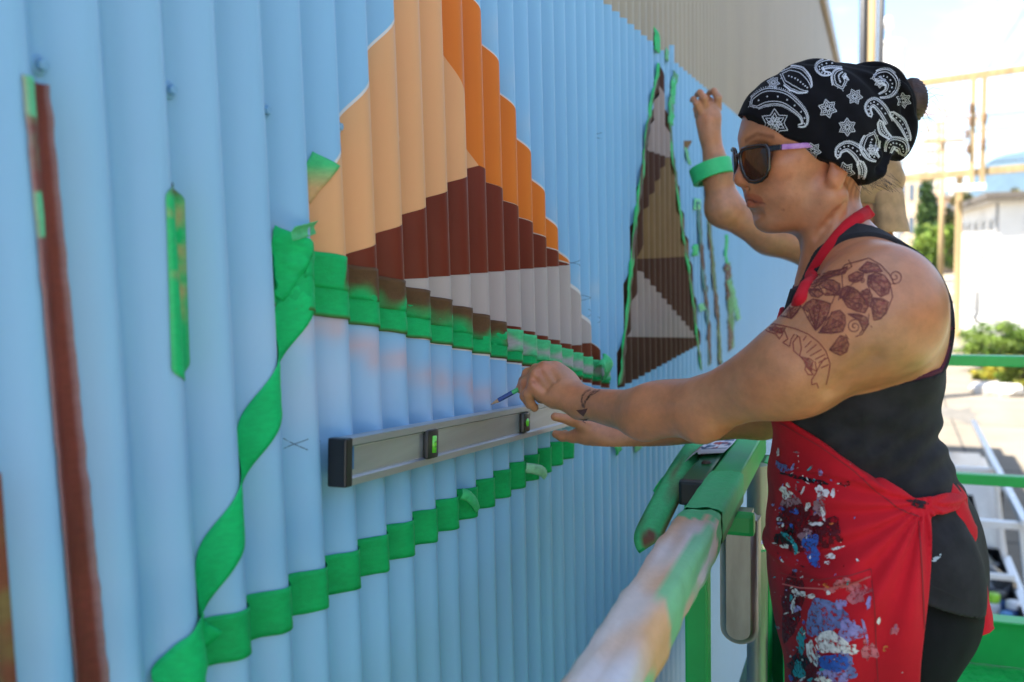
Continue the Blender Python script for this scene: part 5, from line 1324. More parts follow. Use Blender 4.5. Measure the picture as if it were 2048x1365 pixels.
# deck plate with raised treads, toe boards
part('deck', m_green, lambda b: b.box(((EX + XR) / 2, (YE - .5) / 2, FLOOR_Z - .02), (XR - EX, YE + .5, .036), None, .002))
mb = MB()
for i in range(54):
    for j in range(80):
        x = .45 + i * .026 + (j % 2) * .013; y = -.30 + j * .047
        if y < YE - .05 and x < XR - .03: mb.box((x, y, FLOOR_Z - .0012), (.010, .026, .003), Matrix.Rotation(.7 if (i + j) % 2 else -.7, 3, 'Z'))
o = mb.build('tread', m_green, lift); o['kind'] = 'stuff'
part('toe_board', m_green, lambda b: b.box(((RX + XR) / 2, YE - .02, FLOOR_Z + .075), (XR - RX, .012, .150), None, .003))
part('toe_board_cap', m_green, lambda b: b.box(((RX + XR) / 2, YE - .005, FLOOR_Z + .155), (XR - RX, .070, .010), None, .003))
part('toe_board', m_green, lambda b: b.box((XR - .012, (YE - .6) / 2, FLOOR_Z + .075), (.012, YE + .5, .15), None, .003))
# scissor stack and chassis below the deck
for s in (.50, 1.65):
    for (za, zb_) in ((.75, 1.75), (1.75, 2.78)):
        part('scissor_arm', m_green, lambda b: b.beam((s, -.1, za), (s, 2.9, zb_), .05, .10, .006)); part('scissor_arm', m_green, lambda b: b.beam((s + .06, 2.9, za), (s + .06, -.1, zb_), .05, .10, .006))
part('chassis', m_greend, lambda b: b.box((1.08, 1.4, .52), (1.20, 3.3, .42), None, .03))
for (x, y) in ((.42, .2), (1.74, .2), (.42, 2.6), (1.74, 2.6)):
    part('wheel', m_blk, lambda b: b.lathe([(.001, -.08), (.20, -.08), (.235, -.06), (.235, .06), (.20, .08), (.001, .08)], (x, y, .235), (1, 0, 0), 28))

# ------------------------------------------------------------------ overspray-caked tape wrapped round the near rail
def wrap(y0, y1, label, seed, colour, puff=.010, z0=RZ):
    V = []; C = []; F = []; ny = int((y1 - y0) / .010); sec = []
    w0 = RW / 2 + .004
    for k in range(28):      # rounded box section
        a = 2 * math.pi * k / 28; c, s_ = math.cos(a), math.sin(a); q = 1 / max(abs(c), abs(s_)) ; q = 1 + (q - 1) * .93; sec.append((c * q, s_ * q))
    for i in range(ny + 1):
        y = y0 + (y1 - y0) * i / ny; e = min(1, min(i, ny - i) / 2.0)
        for k, (c, s_) in enumerate(sec):
            ww = w0 + puff * (.35 + .9 * fnoise(y * .6, c * .35 + s_ * .2, 9, seed) + .35 * fnoise(y, c, 30, seed)) * (0.4 + .6 * e)
            V.append((RX + c * ww, y + .010 * fnoise(c * 2, s_ * 2, 1.3, seed) * (1 if i in (0, ny) else 0), z0 - RW / 2 + s_ * ww)); C.append(colour(i / ny, c, s_))
    n = 28
    for i in range(ny):
        for k in range(n): F.append((i * n + k, i * n + (k + 1) % n, (i + 1) * n + (k + 1) % n, (i + 1) * n + k))
    o = mesh_obj('rail_tape', V, F, mat('caked_tape', (1, 1, 1), .65, var=.08, scale=40, attr='tint', bump=.25, bscale=120), None, True, np.clip(np.array(C), 0, 1))
    return tag(o, label, 'tape', 'tape wrapped round the lift rail')
def cake(s, c, z):
    n1 = fnoise(s * 6, c * .7, 1.0, 1.0); n2 = fnoise(s * 3.2, c * 1.6 + z, 1.0, 5.0) + .35 * fnoise(s * 14, c * 3, 1.0, 2.0); n3 = fnoise(s * 5 + 3, c, 1.0, 9.0)
    col = lerp((.76, .62, .54), (.80, .43, .20), ramp(n1, -.12, .28)); col = lerp(col, (.70, .66, .68), ramp(n3, .05, .4) * .8)
    if s > .955 + .03 * fnoise(c * 3, z * 3, 1, 3): return GREENL * .6 + GREEN * .4
    if c > .1: col = lerp(col, GREENL, ramp(n2 + (c - .62) * .4, .10, .26) * .85)
    return col
wrap(.30, 1.375, 'peach and grey overspray caked on tape wrapping the near rail', 3.0, cake, .0055)
wrap(1.39, 1.63, 'clean bright green tape patch on top of the near rail', 5.0, lambda s, c, z: (GREENL * .45 + GREEN * .55) if z > -.3 else lerp(GREEN, DB, .6), .002)
# heavy tape tongue hanging off the extension rail
ribbon('masking_tape', [Vector((EX - .030, 1.98, RZ - .002)), Vector((EX - .040, 1.84, RZ - .006)), Vector((EX - .046, 1.70, RZ - .024)), Vector((EX - .050, 1.57, RZ - .048)), Vector((EX - .052, 1.47, RZ - .070)), Vector((EX - .044, 1.455, RZ - .084))], lambda s: (1, .1, -.5 + .45 * s), .046, lambda s, t: lerp(lerp(GREENL * .5 + GREEN * .5, (.20, .085, .055), ramp(fnoise(s * 5, t * 2, 1.0, 3) + .55 * (t - .35) + .5 * (s - .6), .05, .35)), GREEND, ramp(s, .9, 1)), 'stiff tape tongue caked in brown and green hanging off the extension rail', curl=.012, sub=12)
ribbon('masking_tape', [Vector((EX - .07, 1.84, RZ - .03)), Vector((EX - .09, 1.80, RZ - .05)), Vector((EX - .11, 1.76, RZ - .08))], (.2, 1, 0), .02, plain(GREEN, .15, 2), 'small green tape tail beside the printed sheet', curl=.004)
# printed design sheet draped over the extension rail
m_paper = mat('printed_paper', (1, 1, 1), .7, var=.02, scale=30, attr='tint')
def sheet():
    V = []; C = []; F = []; nu, nv = 90, 60; x0, x1 = EX - .075, EX + .022; y0, y1 = 1.77, 2.45; rp_ = np.random.default_rng(2)
    for i in range(nu + 1):
        for j in range(nv + 1):
            u = i / nu; v = j / nv; x = x0 + (x1 - x0) * v + .006 * math.sin(u * 8); y = y0 + (y1 - y0) * u - .06 * (1 - v) * (1 - u)
            d = max(0, EX - .021 - x); z = RZ + .004 + .006 * math.sin(u * 9 + v * 3) * (1 if d > 0 else .15) - d * .75 - d * d * 3.0
            V.append((x, y, max(z, RZ - .30)))
            c = np.array((.78, .76, .80)); n1 = mnoise.noise(Vector((u * 26, v * 5 + math.sin(u * 30), 1.0))); n2 = mnoise.noise(Vector((u * 24, v * 6, 7.0)))
            if .04 < v < .97 and u > .06:
                if n1 > .22: c = np.array((.03, .08, .16))
                elif n2 > .24: c = np.array((.42, .05, .05))
                elif n2 < -.36: c = np.array((.10, .18, .30))
            C.append(c)
    for i in range(nu):
        for j in range(nv): k = i * (nv + 1) + j; F.append((k, k + nv + 1, k + nv + 2, k + 1))
    o = mesh_obj('printed_sheet', V, F, m_paper, None, True, np.array(C)); md = o.modifiers.new('thick', 'SOLIDIFY'); md.thickness = .0004
    tag(o, 'white paper with red and blue printed pattern draped on the extension rail', 'paper')
sheet()
# ================================================================== street behind
def gnd(name, m, x0, x1, y0, y1, z):
    o = mesh_obj(name, [(x0, y0, z), (x1, y0, z), (x1, y1, z), (x0, y1, z)], [(0, 1, 2, 3)], m); o['kind'] = 'structure'; return o
m_dirt = mat('dry_ground', (.30, .25, .17), .95, var=.25, scale=.15, detail=8)
m_conc = mat('alley_concrete', (.175, .148, .112), .9, var=.16, scale=.7, bump=.2, bscale=14, detail=10)
m_asph = mat('street_asphalt', (.085, .083, .08), .9, var=.2, scale=1.2, bump=.2, bscale=60)
gnd('ground', m_dirt, -3000, 3000, -600, 6000, -.012)
gnd('alley', m_conc, -.2, 4.6, -12, 92, 0.0)
gnd('road', m_asph, -80, 80, 93, 101, -.004)
# concrete slabs of the alley have dark joints and patches
mb = MB()
for y in np.arange(-8, 90, 4.5): mb.box((2.2, y, .003), (4.7, .05, .002))
mb.box((2.3, 41, .003), (.04, 97, .002))
o = mb.build('alley_joint', mat('joint_tar', (.05, .045, .04), .9)); o['kind'] = 'structure'
mb = MB(); r4 = random.Random(5)
for _ in range(14):
    cx, cy = r4.uniform(.4, 4.2), r4.uniform(9, 60); n = 14; ph = [(cx + r4.uniform(.3, .9) * math.cos(2 * math.pi * k / n), cy + r4.uniform(.5, 1.6) * math.sin(2 * math.pi * k / n), .0045) for k in range(n)]
    mb.add(ph, [tuple(range(n))])
o = mb.build('alley_patch', mat('patch_tar', (.12, .11, .095), .95, var=.2, scale=2)); o['kind'] = 'structure'
# verge with grass right of the alley
def tufts(name, x0, x1, y0, y1, n, h, cols, label, seed):
    r_ = np.random.default_rng(seed); V = []; F = []; C = []
    for _ in range(n):
        x, y = r_.uniform(x0, x1), r_.uniform(y0, y1); a = r_.uniform(0, 6.28); hh = h * r_.uniform(.4, 1.2); w_ = .012 + .02 * r_.random(); lx, ly = r_.normal(0, .3, 2) * hh
        k = len(V); V += [(x - w_ * math.cos(a), y - w_ * math.sin(a), 0), (x + w_ * math.cos(a), y + w_ * math.sin(a), 0), (x + lx, y + ly, hh)]; F.append((k, k + 1, k + 2)); c = cols[r_.integers(len(cols))]; C += [c] * 3
    o = mesh_obj(name, V, F, mat('grass_blades', (1, 1, 1), .8, var=.1, attr='tint'), None, False, np.array(C)); return tag(o, label, 'grass', None, 'stuff')
tufts('grass', 4.65, 6.6, 20, 60, 16000, .16, [(.10, .14, .02), (.16, .18, .03), (.22, .19, .05)], 'dry yellow green grass along the alley edge', 1)

# leafy crowns made of many leaf faces in clumps
def leaf_cloud(rng_, clumps, n_per, size, cols):
    V = []; F = []; C = []
    for (c, r_) in clumps:
        p = rng_.normal(size=(n_per, 3)); p /= np.linalg.norm(p, axis=1)[:, None]; p *= (rng_.random((n_per, 1)) ** .45); p = np.array(c) + p * np.array(r_)
        k0 = len(V)
        a = rng_.normal(size=(n_per, 3)); a /= np.linalg.norm(a, axis=1)[:, None]; b = np.cross(a, rng_.normal(size=(n_per, 3))); b /= np.linalg.norm(b, axis=1)[:, None]
        s_ = size * rng_.uniform(.6, 1.4, (n_per, 1)); base = np.array(cols[rng_.integers(len(cols))])
        quad = np.stack([p - a * s_, p + b * s_ * .5, p + a * s_, p - b * s_ * .5], 1).reshape(-1, 3)
        V += quad.tolist(); F += [(k0 + 4 * i, k0 + 4 * i + 1, k0 + 4 * i + 2, k0 + 4 * i + 3) for i in range(n_per)]
        cc = np.repeat(base[None] * rng_.uniform(.75, 1.3, (n_per, 1)), 4, 0); C += cc.tolist()
    return V, F, np.clip(np.array(C), 0, 1)
m_leaf = mat('leaf_green', (1, 1, 1), .6, var=.1, attr='tint', spec=.3)
m_bark = mat('bark', (.13, .09, .06), .9, var=.3, scale=6)
def tree(name, x, y, h, w_, label, cols, seed, size=.10, group=None, trunk=True, n_c=26, n_per=130):
    r_ = np.random.default_rng(seed); e = empty(name, (x, y, 0), label, 'tree' if trunk else 'shrub', group)
    cl = []
    for _ in range(n_c):
        d = r_.normal(size=3); d /= np.linalg.norm(d); rr = r_.random() ** .5
        cl.append(((x + d[0] * w_ * .42 * rr, y + d[1] * w_ * .42 * rr, h * (.62 if trunk else .5) + d[2] * h * (.30 if trunk else .40) * rr), (w_ * .17 * r_.uniform(.7, 1.3),) * 2 + (h * .11 * r_.uniform(.7, 1.3),)))
    V, F, C = leaf_cloud(r_, cl, n_per, size, cols); put(mesh_obj('crown', V, F, m_leaf, None, False, C), e)
    if trunk:
        mb = MB(); mb.tube([(x, y, -.02), (x + .05, y, h * .25), (x - .04, y + .03, h * .5), (x, y, h * .8)], [.045 * h * .5, .035 * h * .5, .025 * h * .5, .01], 9)
        for _ in range(7):
            a = r_.uniform(0, 6.28); z0 = h * r_.uniform(.3, .6); mb.tube([(x, y, z0), (x + math.cos(a) * w_ * .2, y + math.sin(a) * w_ * .2, z0 + h * .12), (x + math.cos(a) * w_ * .36, y + math.sin(a) * w_ * .36, z0 + h * .22)], [.02 * h * .4, .012 * h * .4, .006], 6)
        mb.build('trunk', m_bark, e, True)
    else:
        mb = MB()
        for _ in range(6):
            a = r_.uniform(0, 6.28); mb.tube([(x, y, -.02), (x + math.cos(a) * w_ * .2, y + math.sin(a) * w_ * .2, h * .6)], [.025, .01], 6)
        mb.build('stem', m_bark, e, True)
    return e
LG = [(.10, .17, .015), (.14, .20, .02), (.07, .13, .02)]; DG = [(.035, .075, .012), (.05, .095, .015)]; YG = [(.30, .26, .02), (.24, .24, .03), (.16, .20, .02)]
def gx(px, y): return onY(px, 600, y).x
tree('street_tree', gx(1866, 66), 66, 5.4, 3.4, 'round bright green tree at the end of the alley', LG, 2, .16)
tree('street_tree', gx(1918, 74), 74, 7.8, 3.2, 'taller olive tree behind the white house', [(.10, .11, .02), (.13, .13, .03)], 3, .18)
tree('street_tree', gx(2036, 62), 62, 7.2, 2.2, 'autumn tinted tree above the white house roof', [(.20, .17, .03), (.13, .14, .03)], 4, .18)
tree('street_tree', gx(1852, 84), 84, 9.5, 2.2, 'narrow dark green tree among the beige blocks', DG, 5, .18)
tree('hedge_bush', gx(1990, 33), 33, 1.75, 2.1, 'clipped round green bush in front of the white house', [(.075, .14, .015), (.11, .17, .02)], 6, .06, trunk=False, n_c=30, n_per=160)
tree('hedge_bush', gx(2042, 33.5), 33.5, 1.6, 1.8, 'second green bush right beside the clipped round one', DG + LG, 7, .06, trunk=False, n_c=24)
tree('flowering_shrub', gx(2010, 30), 30, .95, 1.3, 'low yellow flowering shrub in front of the green bush', YG, 8, .05, trunk=False)
tree('flowering_shrub', gx(2045, 29), 29, 1.1, 1.3, 'taller yellow green shrub beside the low one', YG + LG, 9, .05, trunk=False)
tree('flowering_shrub', gx(1965, 31), 31, .5, .9, 'small yellow shrub at the corner of the alley', YG, 10, .045, trunk=False, n_c=14)

# unseen evergreens added across the alley to deepen shade bands on the wall
for i, y in enumerate((-7.0, -3.2, 0.6, 4.4, 8.2, 12.0, 15.8, 19.6)):
    tree('added_evergreen', 8.8 + .25 * math.sin(i * 2.1), y, 7.0 + .5 * math.sin(i * 1.7), 4.6, 'unseen dense evergreen added across the alley to shade the wall, ' + ('first of the row by the street corner', 'second from the street corner', 'standing behind the camera side of the lift', 'opposite the spirit level', 'opposite the pickup tail', 'opposite the pickup cab', 'opposite the warehouse end', 'last of the row by the shrub bed')[i], [(.03, .055, .014), (.04, .07, .016), (.025, .045, .012)], 40 + i, .15, 'added evergreens across the alley', True, 64, 170)
# ------------------------------------------------------------------ white house
def window(e, c, w_, h_, axis, m_fr, m_gl, name='window', dep=.06):
    """axis 'x': on a wall facing -X; 'y': on a wall facing -Y"""
    mb = MB(); t = .07
    if axis == 'y':
        f = lambda dx, dz, sx, sz: mb.box((c[0] + dx, c[1] - dep / 2, c[2] + dz), (sx, dep, sz))
    else:
        f = lambda dx, dz, sx, sz: mb.box((c[0] - dep / 2, c[1] + dx, c[2] + dz), (dep, sx, sz))
    f(0, h_ / 2, w_ + t, t); f(0, -h_ / 2, w_ + t, t); f(-w_ / 2, 0, t, h_ - t); f(w_ / 2, 0, t, h_ - t); f(0, 0, t * .6, h_ - t)
    o = mb.build(name, m_fr, e)
    mb = MB()
    if axis == 'y': mb.box((c[0], c[1] - .012, c[2]), (w_ - t, .012, h_ - t))
    else: mb.box((c[0] - .012, c[1], c[2]), (.012, w_ - t, h_ - t))
    p = mb.build('pane', m_gl, e); p.parent = None; put(p, o)
    mb = MB()
    if axis == 'y': mb.box((c[0], c[1] - .06, c[2] - h_ / 2 - .07), (w_ + .2, .12, .05))
    else: mb.box((c[0] - .06, c[1], c[2] - h_ / 2 - .07), (.12, w_ + .2, .05))
    p = mb.build('sill', m_fr, e); p.parent = None; put(p, o)
m_white = mat('white_stucco', (.64, .63, .60), .85, var=.04, scale=1, bump=.15, bscale=40)
m_winf = mat('window_frame_white', (.62, .62, .60), .5); m_glass = mat('window_glass', (.05, .065, .08), .08, var=.2, coat=.5)
HX = gx(1925, 52); HY0, HY1 = 38.0, 54.0; HX0 = gx(1995, 38.0)
house = empty('white_house', (HX0 + 4, 46, 0), 'two storey white stucco house with flat dark eaves beside the alley', 'house')
mb = MB(); mb.box((HX0 + 4.5, (HY0 + HY1) / 2, 2.75), (9, HY1 - HY0, 5.5)); mb.build('wall', m_white, house)
mb = MB(); mb.box((HX0 + 4.45, (HY0 + HY1) / 2, 5.62), (9.9, HY1 - HY0 + .9, .24), None, .03); mb.build('roof', mat('roof_dark', (.10, .085, .07), .8), house)
mb = MB(); mb.box((HX0 + 4.4, (HY0 + HY1) / 2, 5.44), (9.5, HY1 - HY0 + .5, .14)); mb.build('soffit', mat('soffit_grey', (.45, .42, .38), .8), house)
for z in (1.5, 4.2):
    for y in (40.2, 43.2, 46.4, 49.6, 52.2): window(house, (HX0, y, z), 1.3, 1.25, 'x', m_winf, m_glass)
for z in (1.5, 4.2):
    for x in (1.5, 4.2, 6.8): window(house, (HX0 + x, HY0, z), 1.3, 1.25, 'y', m_winf, m_glass)
mb = MB(); mb.tube([(HX0 - .06, HY0 + .3, 0), (HX0 - .06, HY0 + .3, 5.4)], .05, 8); mb.build('downpipe', mat('pipe_grey', (.35, .35, .35), .5), house)
mb = MB(); mb.box((HX0 - .04, 45, .9), (.06, .9, 1.9)); mb.build('door', mat('door_grey', (.25, .24, .23), .6), house)
mb = MB(); mb.box((HX0 - .05, 41.5, 2.9), (.10, .5, .7)); mb.build('meter_box', mat('meter_grey', (.4, .4, .4), .5), house)
# low white wall and rocks beside the alley
mb = MB(); mb.box((HX0 - .55, 44, .45), (.18, 13, .9), None, .02); o = mb.build('garden_wall', mat('garden_wall_white', (.55, .54, .52), .85)); tag(o, 'low pale garden wall running beside the white house', 'wall')
BL = ['smallest pale boulder at the alley corner', 'largest pale boulder in front of the clipped bush', 'low pale boulder beside the largest one', 'flat topped pale boulder under the yellow shrub', 'pale boulder beneath the taller yellow green shrub']
for i, (px, y, s) in enumerate(((1968, 28.5, .32), (1982, 28.2, .38), (1996, 28.6, .30), (2012, 28.2, .34), (2026, 28.0, .36))):
    bmr = bmesh.new(); bmesh.ops.create_icosphere(bmr, subdivisions=2, radius=s)
    for v in bmr.verts: v.co = Vector((v.co.x, v.co.y * .8, v.co.z * .6)) * (1 + .25 * mnoise.noise(v.co * 3 + Vector((i * 5, 0, 0))))
    mb = MB(); mb.bm(bmr, (gx(px, y), y, s * .3)); o = mb.build('boulder', mat('pale_boulder', (.48, .45, .41), .9, var=.2, scale=5)); tag(o, BL[i], 'boulder', 'boulders edging the shrub bed')

# ------------------------------------------------------------------ beige blocks, tower, crane far behind
def block(name, px0, px1, y, ztop, col, label, rows, cols_, wc=(.10, .13, .17), depth=10):
    x0, x1 = gx(px0, y), gx(px1, y); e = empty(name, ((x0 + x1) / 2, y, 0), label, 'building', 'far buildings beyond the alley')
    mb = MB(); mb.box(((x0 + x1) / 2, y + depth / 2, ztop / 2), (x1 - x0, depth, ztop)); mb.build('wall', mat(name + '_wall_%d' % int(px0), col, .85, var=.06, scale=.3), e)
    mb = MB(); mb.box(((x0 + x1) / 2, y + depth / 2, ztop + .15), (x1 - x0 + .3, depth + .3, .3)); mb.build('roof', mat('far_roof', (.30, .26, .22), .8), e)
    W_ = (x1 - x0) / cols_; Hh = ztop / rows
    for i in range(cols_):
        for j in range(rows):
            mb = MB(); mb.box((x0 + (i + .5) * W_, y - .02, (j + .55) * Hh), (W_ * .55, .06, Hh * .5)); mb.build('window', mat('far_window', wc, .2, coat=.4), e)
    return e
block('beige_building', 1776, 1846, 112, 10.5, (.52, .40, .27), 'broad beige low block at the end of the alley', 3, 4)
block('terracotta_building', 1842, 1925, 120, 8.5, (.50, .33, .20), 'terracotta coloured block behind the bright green tree', 3, 4)
block('apartment_tower', 1846, 1884, 300, 36, (.70, .62, .52), 'pale tall apartment tower beneath the crane', 11, 4, (.16, .24, .34))
block('apartment_tower', 1810, 1842, 340, 20, (.56, .60, .66), 'blue grey apartment block left of the pale tower', 7, 4, (.10, .20, .34))
block('apartment_tower', 1900, 1935, 320, 18, (.72, .66, .58), 'cream apartment block right of the crane', 6, 4, (.2, .25, .3))
block('office_block', 1740, 1812, 260, 15, (.62, .60, .58), 'long grey white office block low on the skyline', 4, 7)
# white silo tower above the roofline
sx, sy = gx(1778, 70), 70
silo = empty('white_tower', (sx, sy, 0), 'white cylindrical tower with small domed cap above the roofs', 'tower')
mb = MB(); mb.lathe([(.74, 0), (.74, 16.9), (.80, 17.0), (.80, 17.25), (.001, 17.3)], (sx, sy, 0), (0, 0, 1), 28); mb.build('shaft', mat('tower_white', (.74, .72, .68), .7), silo, False)
mb = MB(); mb.lathe([(.10, 17.2), (.10, 18.0), (.30, 18.1), (.36, 18.45), (.22, 18.8), (.001, 18.9)], (sx - .3, sy, 0), (0, 0, 1), 16); mb.build('vent_cap', mat('vent_white', (.6, .6, .6), .6), silo, True)
mb = MB()
for k in range(40): mb.box((sx + .78, sy - .2, 1 + k * .4), (.05, .4, .04))
mb.build('ladder', mat('ladder_grey', (.3, .3, .3), .5), silo)
# tower crane
cxx, cyy = gx(1876, 290), 290
crane = empty('tower_crane', (cxx, cyy, 0), 'orange tower crane standing over the far apartments', 'crane'); m_cr = mat('crane_orange', (.62, .26, .06), .5)
mb = MB()
for dx in (-.8, .8):
    for dy in (-.8, .8): mb.beam((cxx + dx, cyy + dy, 0), (cxx + dx, cyy + dy, 40), .3, .3)
for k in range(20): mb.beam((cxx - .8, cyy - .8, k * 2), (cxx + .8, cyy - .8, k * 2 + 2), .16, .16); mb.beam((cxx + .8, cyy - .8, k * 2), (cxx - .8, cyy - .8, k * 2 + 2), .16, .16)
mb.build('mast', m_cr, crane)
mb = MB()
for (dz, dy) in ((0, -.6), (0, .6), (1.6, 0)): mb.beam((cxx - 16, cyy + dy, 36.5 + dz + 3.4), (cxx + 10, cyy + dy, 36.5 + dz - 1.6), .26, .26)
for k in range(26): mb.beam((cxx - 16 + k, cyy - .6, 39.9 - k * .19), (cxx - 15.5 + k, cyy, 41.4 - k * .19), .12, .12)
mb.build('jib', m_cr, crane); mb = MB(); mb.box((cxx + 8, cyy, 34.6), (3, 1.4, 2.4)); mb.build('counterweight', mat('cw_grey', (.4, .38, .35), .8), crane); mb = MB(); mb.box((cxx - .2, cyy - 1.4, 36), (1.6, 1.6, 2)); mb.build('cab', mat('cab_white', (.6, .6, .6), .5), crane)

# ------------------------------------------------------------------ utility poles and the H frame over the alley
m_wood = mat('pole_wood', (.36, .255, .125), .85, var=.2, scale=3, stretch=(1, 1, .1), bump=.2, bscale=20)
m_cable = mat('black_cable', (.012, .012, .013), .5)
px_, py_ = gx(1737, 26), 26.0
pole = empty('utility_pole', (px_, py_, 0), 'wooden utility pole with thick black cable risers beside the warehouse end', 'utility pole')
mb = MB(); mb.tube([(px_, py_, 0), (px_, py_, 14)], [.13, .10], 16); mb.build('shaft', m_wood, pole, True)
for dx, r_ in ((-.205, .095), (.215, .075)):
    mb = MB(); mb.tube([(px_ + dx, py_ - .06, 0), (px_ + dx, py_ - .06, 13.5)], r_, 10); mb.build('cable_riser', m_cable, pole, True)
mb = MB(); mb.box((px_, py_ - .14, 12), (2.4, .12, .14)); mb.build('crossarm', m_wood, pole)
HYF = 44.0
xa, xb2 = gx(1700, HYF), gx(2140, HYF)
frame = empty('utility_structure', (gx(1945, HYF), HYF, 0), 'wooden H frame of poles and crossbeams carrying wires over the alley', 'utility frame')
def zat(py, y, px=1940): return onY(px, py, y).z
mb = MB(); mb.beam((gx(1914, HYF), HYF, 0), (gx(1914, HYF), HYF, zat(345, HYF) + .1), .26, .26, .03); mb.build('pole', m_wood, frame)
mb = MB(); mb.beam((xb2, HYF, 0), (xb2, HYF, zat(150, HYF) + .6), .28, .28, .03); mb.build('pole', m_wood, frame)
mb = MB(); mb.beam((gx(1690, HYF), HYF, 0), (gx(1690, HYF), HYF, zat(150, HYF) + .6), .28, .28, .03); mb.build('pole', m_wood, frame)
for (ya, yb_) in ((170, 146), (357, 342)):
    mb = MB(); mb.beam((gx(1690, HYF), HYF - .2, zat(ya, HYF)), (xb2, HYF - .2, zat(yb_ - 4, HYF)), .16, .30, .02); mb.build('crossbeam', m_wood, frame)
for px in (1936, 1957):
    mb = MB(); mb.beam((gx(px, HYF), HYF - .34, zat(372, HYF)), (gx(px, HYF), HYF - .34, zat(158, HYF)), .19, .14, .01); mb.build('upright', m_wood, frame)
for (px, py) in ((1932, 218), (1932, 245), (1925, 270), (1960, 240), (1928, 300), (1958, 290)):
    mb = MB(); c = (gx(px, HYF), HYF - .45, zat(py, HYF)); mb.lathe([(.03, -.2), (.10, -.15), (.06, -.08), (.10, 0), (.06, .08), (.09, .15), (.03, .2)], c, (0, 0, 1), 10); mb.build('insulator', mat('insulator_brown', (.16, .09, .04), .3), frame, True)
mb = MB(); mb.box((gx(1930, HYF), HYF - .5, zat(377, HYF)), (1.25, .35, .28), None, .04); mb.build('transformer_tray', mat('tray_white', (.66, .65, .62), .6), frame)
p2x = gx(1880, 60); pole2 = empty('utility_pole', (p2x, 60, 0), 'slim wooden pole in front of the bright green tree', 'utility pole')
mb = MB(); mb.tube([(p2x, 60, 0), (p2x, 60, 10.5)], [.17, .12], 12); mb.build('shaft', m_wood, pole2, True); mb = MB(); mb.box((p2x, 59.8, 9.6), (2.2, .14, .16)); mb.build('crossarm', m_wood, pole2)
# wires strung along and across the alley
def wire(a, b, sag, label, r_=.014):
    a = Vector(a); b = Vector(b); mb = MB(); mb.tube([a.lerp(b, t) - Vector((0, 0, sag * 4 * t * (1 - t))) for t in np.linspace(0, 1, 15)], r_, 5, False)
    o = mb.build('overhead_wire', m_cable); tag(o, label, 'wire', 'overhead wires')
for wl, (px, ztop) in zip(('nearest the bright green tree', 'between the two uprights', 'over the white house'), ((1884, 158), (1934, 156), (1985, 152))):
    wire((gx(px + 20, HYF), HYF, zat(ztop, HYF)), (gx(px, HYF) + 1.6, 2.0, zat(ztop, HYF) + 3.5), .4, 'thin overhead wire strung along the alley from the top crossbeam, ' + wl, .010)
for wl, (ya, yb_) in zip(('topmost', 'second highest', 'third highest', 'fourth highest', 'second lowest', 'lowest'), ((205, 222), (236, 250), (262, 268), (284, 280), (303, 315), (322, 330))):
    wire((gx(1690, HYF), HYF + .4, zat(ya, HYF)), (gx(2140, HYF), HYF + .4, zat(yb_, HYF)), .35, wl + ' black wire crossing the alley between the two crossbeams', .018)

# ------------------------------------------------------------------ mountain
def ridge(name, y, pts, label, m, seed):
    V = []; F = []; n = 120
    X0, X1 = gx(pts[0][0], y), gx(pts[-1][0], y); xs = np.linspace(X0, X1, n); pz = np.interp(xs, [gx(p[0], y) for p in pts], [onY(p[0], p[1], y).z for p in pts])
    for j in range(14):
        t = j / 13
        for i in range(n):
            h_ = (1 - t) ** 1.2; z = -20 + (pz[i] + 20) * h_ * (1 + .10 * mnoise.noise(Vector((xs[i] * .006, t * 4, seed)))) + 25 * mnoise.noise(Vector((xs[i] * .02, t * 9, seed))) * (1 - h_) * h_ * 4
            V.append((xs[i], y - t * 1500 + 90 * mnoise.noise(Vector((xs[i] * .01, t * 5, seed + 3))) * t, z))
    for j in range(13):
        for i in range(n - 1): k = j * n + i; F.append((k, k + 1, k + n + 1, k + n))
    o = mesh_obj(name, V, F, m, None, True); o['kind'] = 'structure'; return o
ridge('mountain', 5200, [(1500, 430), (1700, 400), (1860, 392), (1925, 372), (1950, 338), (1975, 322), (2015, 306), (2048, 298), (2120, 270), (2300, 300), (2700, 380)], 'x', mat('forest_slope', (.035, .06, .045), .95, var=.3, scale=.01), 1.0)

# air that fades the far slopes
mb = MB(); mb.box((0, 2650, 330), (6400, 6900, 710)); hz = mb.build('haze', None); hm = bpy.data.materials.new('haze_air'); hm.use_nodes = True
hn = hm.node_tree; hn.nodes.remove(hn.nodes['Principled BSDF']); pv = hn.nodes.new('ShaderNodeVolumePrincipled'); pv.inputs['Color'].default_value = (.42, .64, 1.0, 1); pv.inputs['Density'].default_value = .00010; pv.inputs['Anisotropy'].default_value = .2
hn.links.new(pv.outputs['Volume'], hn.nodes['Material Output'].inputs['Volume']); hz.data.materials.append(hm); tag(hz, 'thin pale haze in the far air', 'haze', None, 'stuff')
# ------------------------------------------------------------------ white pickup with rack and loaded tailgate, close to the lift
TX, TY = 1.02, 8.0                 # near (tail) end centre
truck = empty('pickup_truck', (TX + .3, TY + 2.6, 0), 'white pickup with ladder rack and open loaded bed parked below the lift', 'truck')
m_tw = mat('truck_white', (.76, .76, .75), .25, var=.03, coat=.5); m_dk = mat('truck_dark', (.008, .008, .009), .7, spec=.1)
TW = 1.68; x0, x1 = TX - TW / 2, TX + TW / 2
def tp(name, m, f): 
    mb = MB(); f(mb); return mb.build(name, m, truck)
tp('bed_floor', m_dk, lambda b: b.box((TX, TY + 1.0, .72), (TW - .1, 2.0, .06)))
tp('bed_liner', m_dk, lambda b: b.box((TX, TY + 1.93, 1.0), (TW - .24, .05, .56)))
for s in (-1, 1): tp('bed_liner', m_dk, lambda b: b.box((TX + s * (TW / 2 - .115), TY + 1.0, 1.0), (.02, 1.95, .54)))
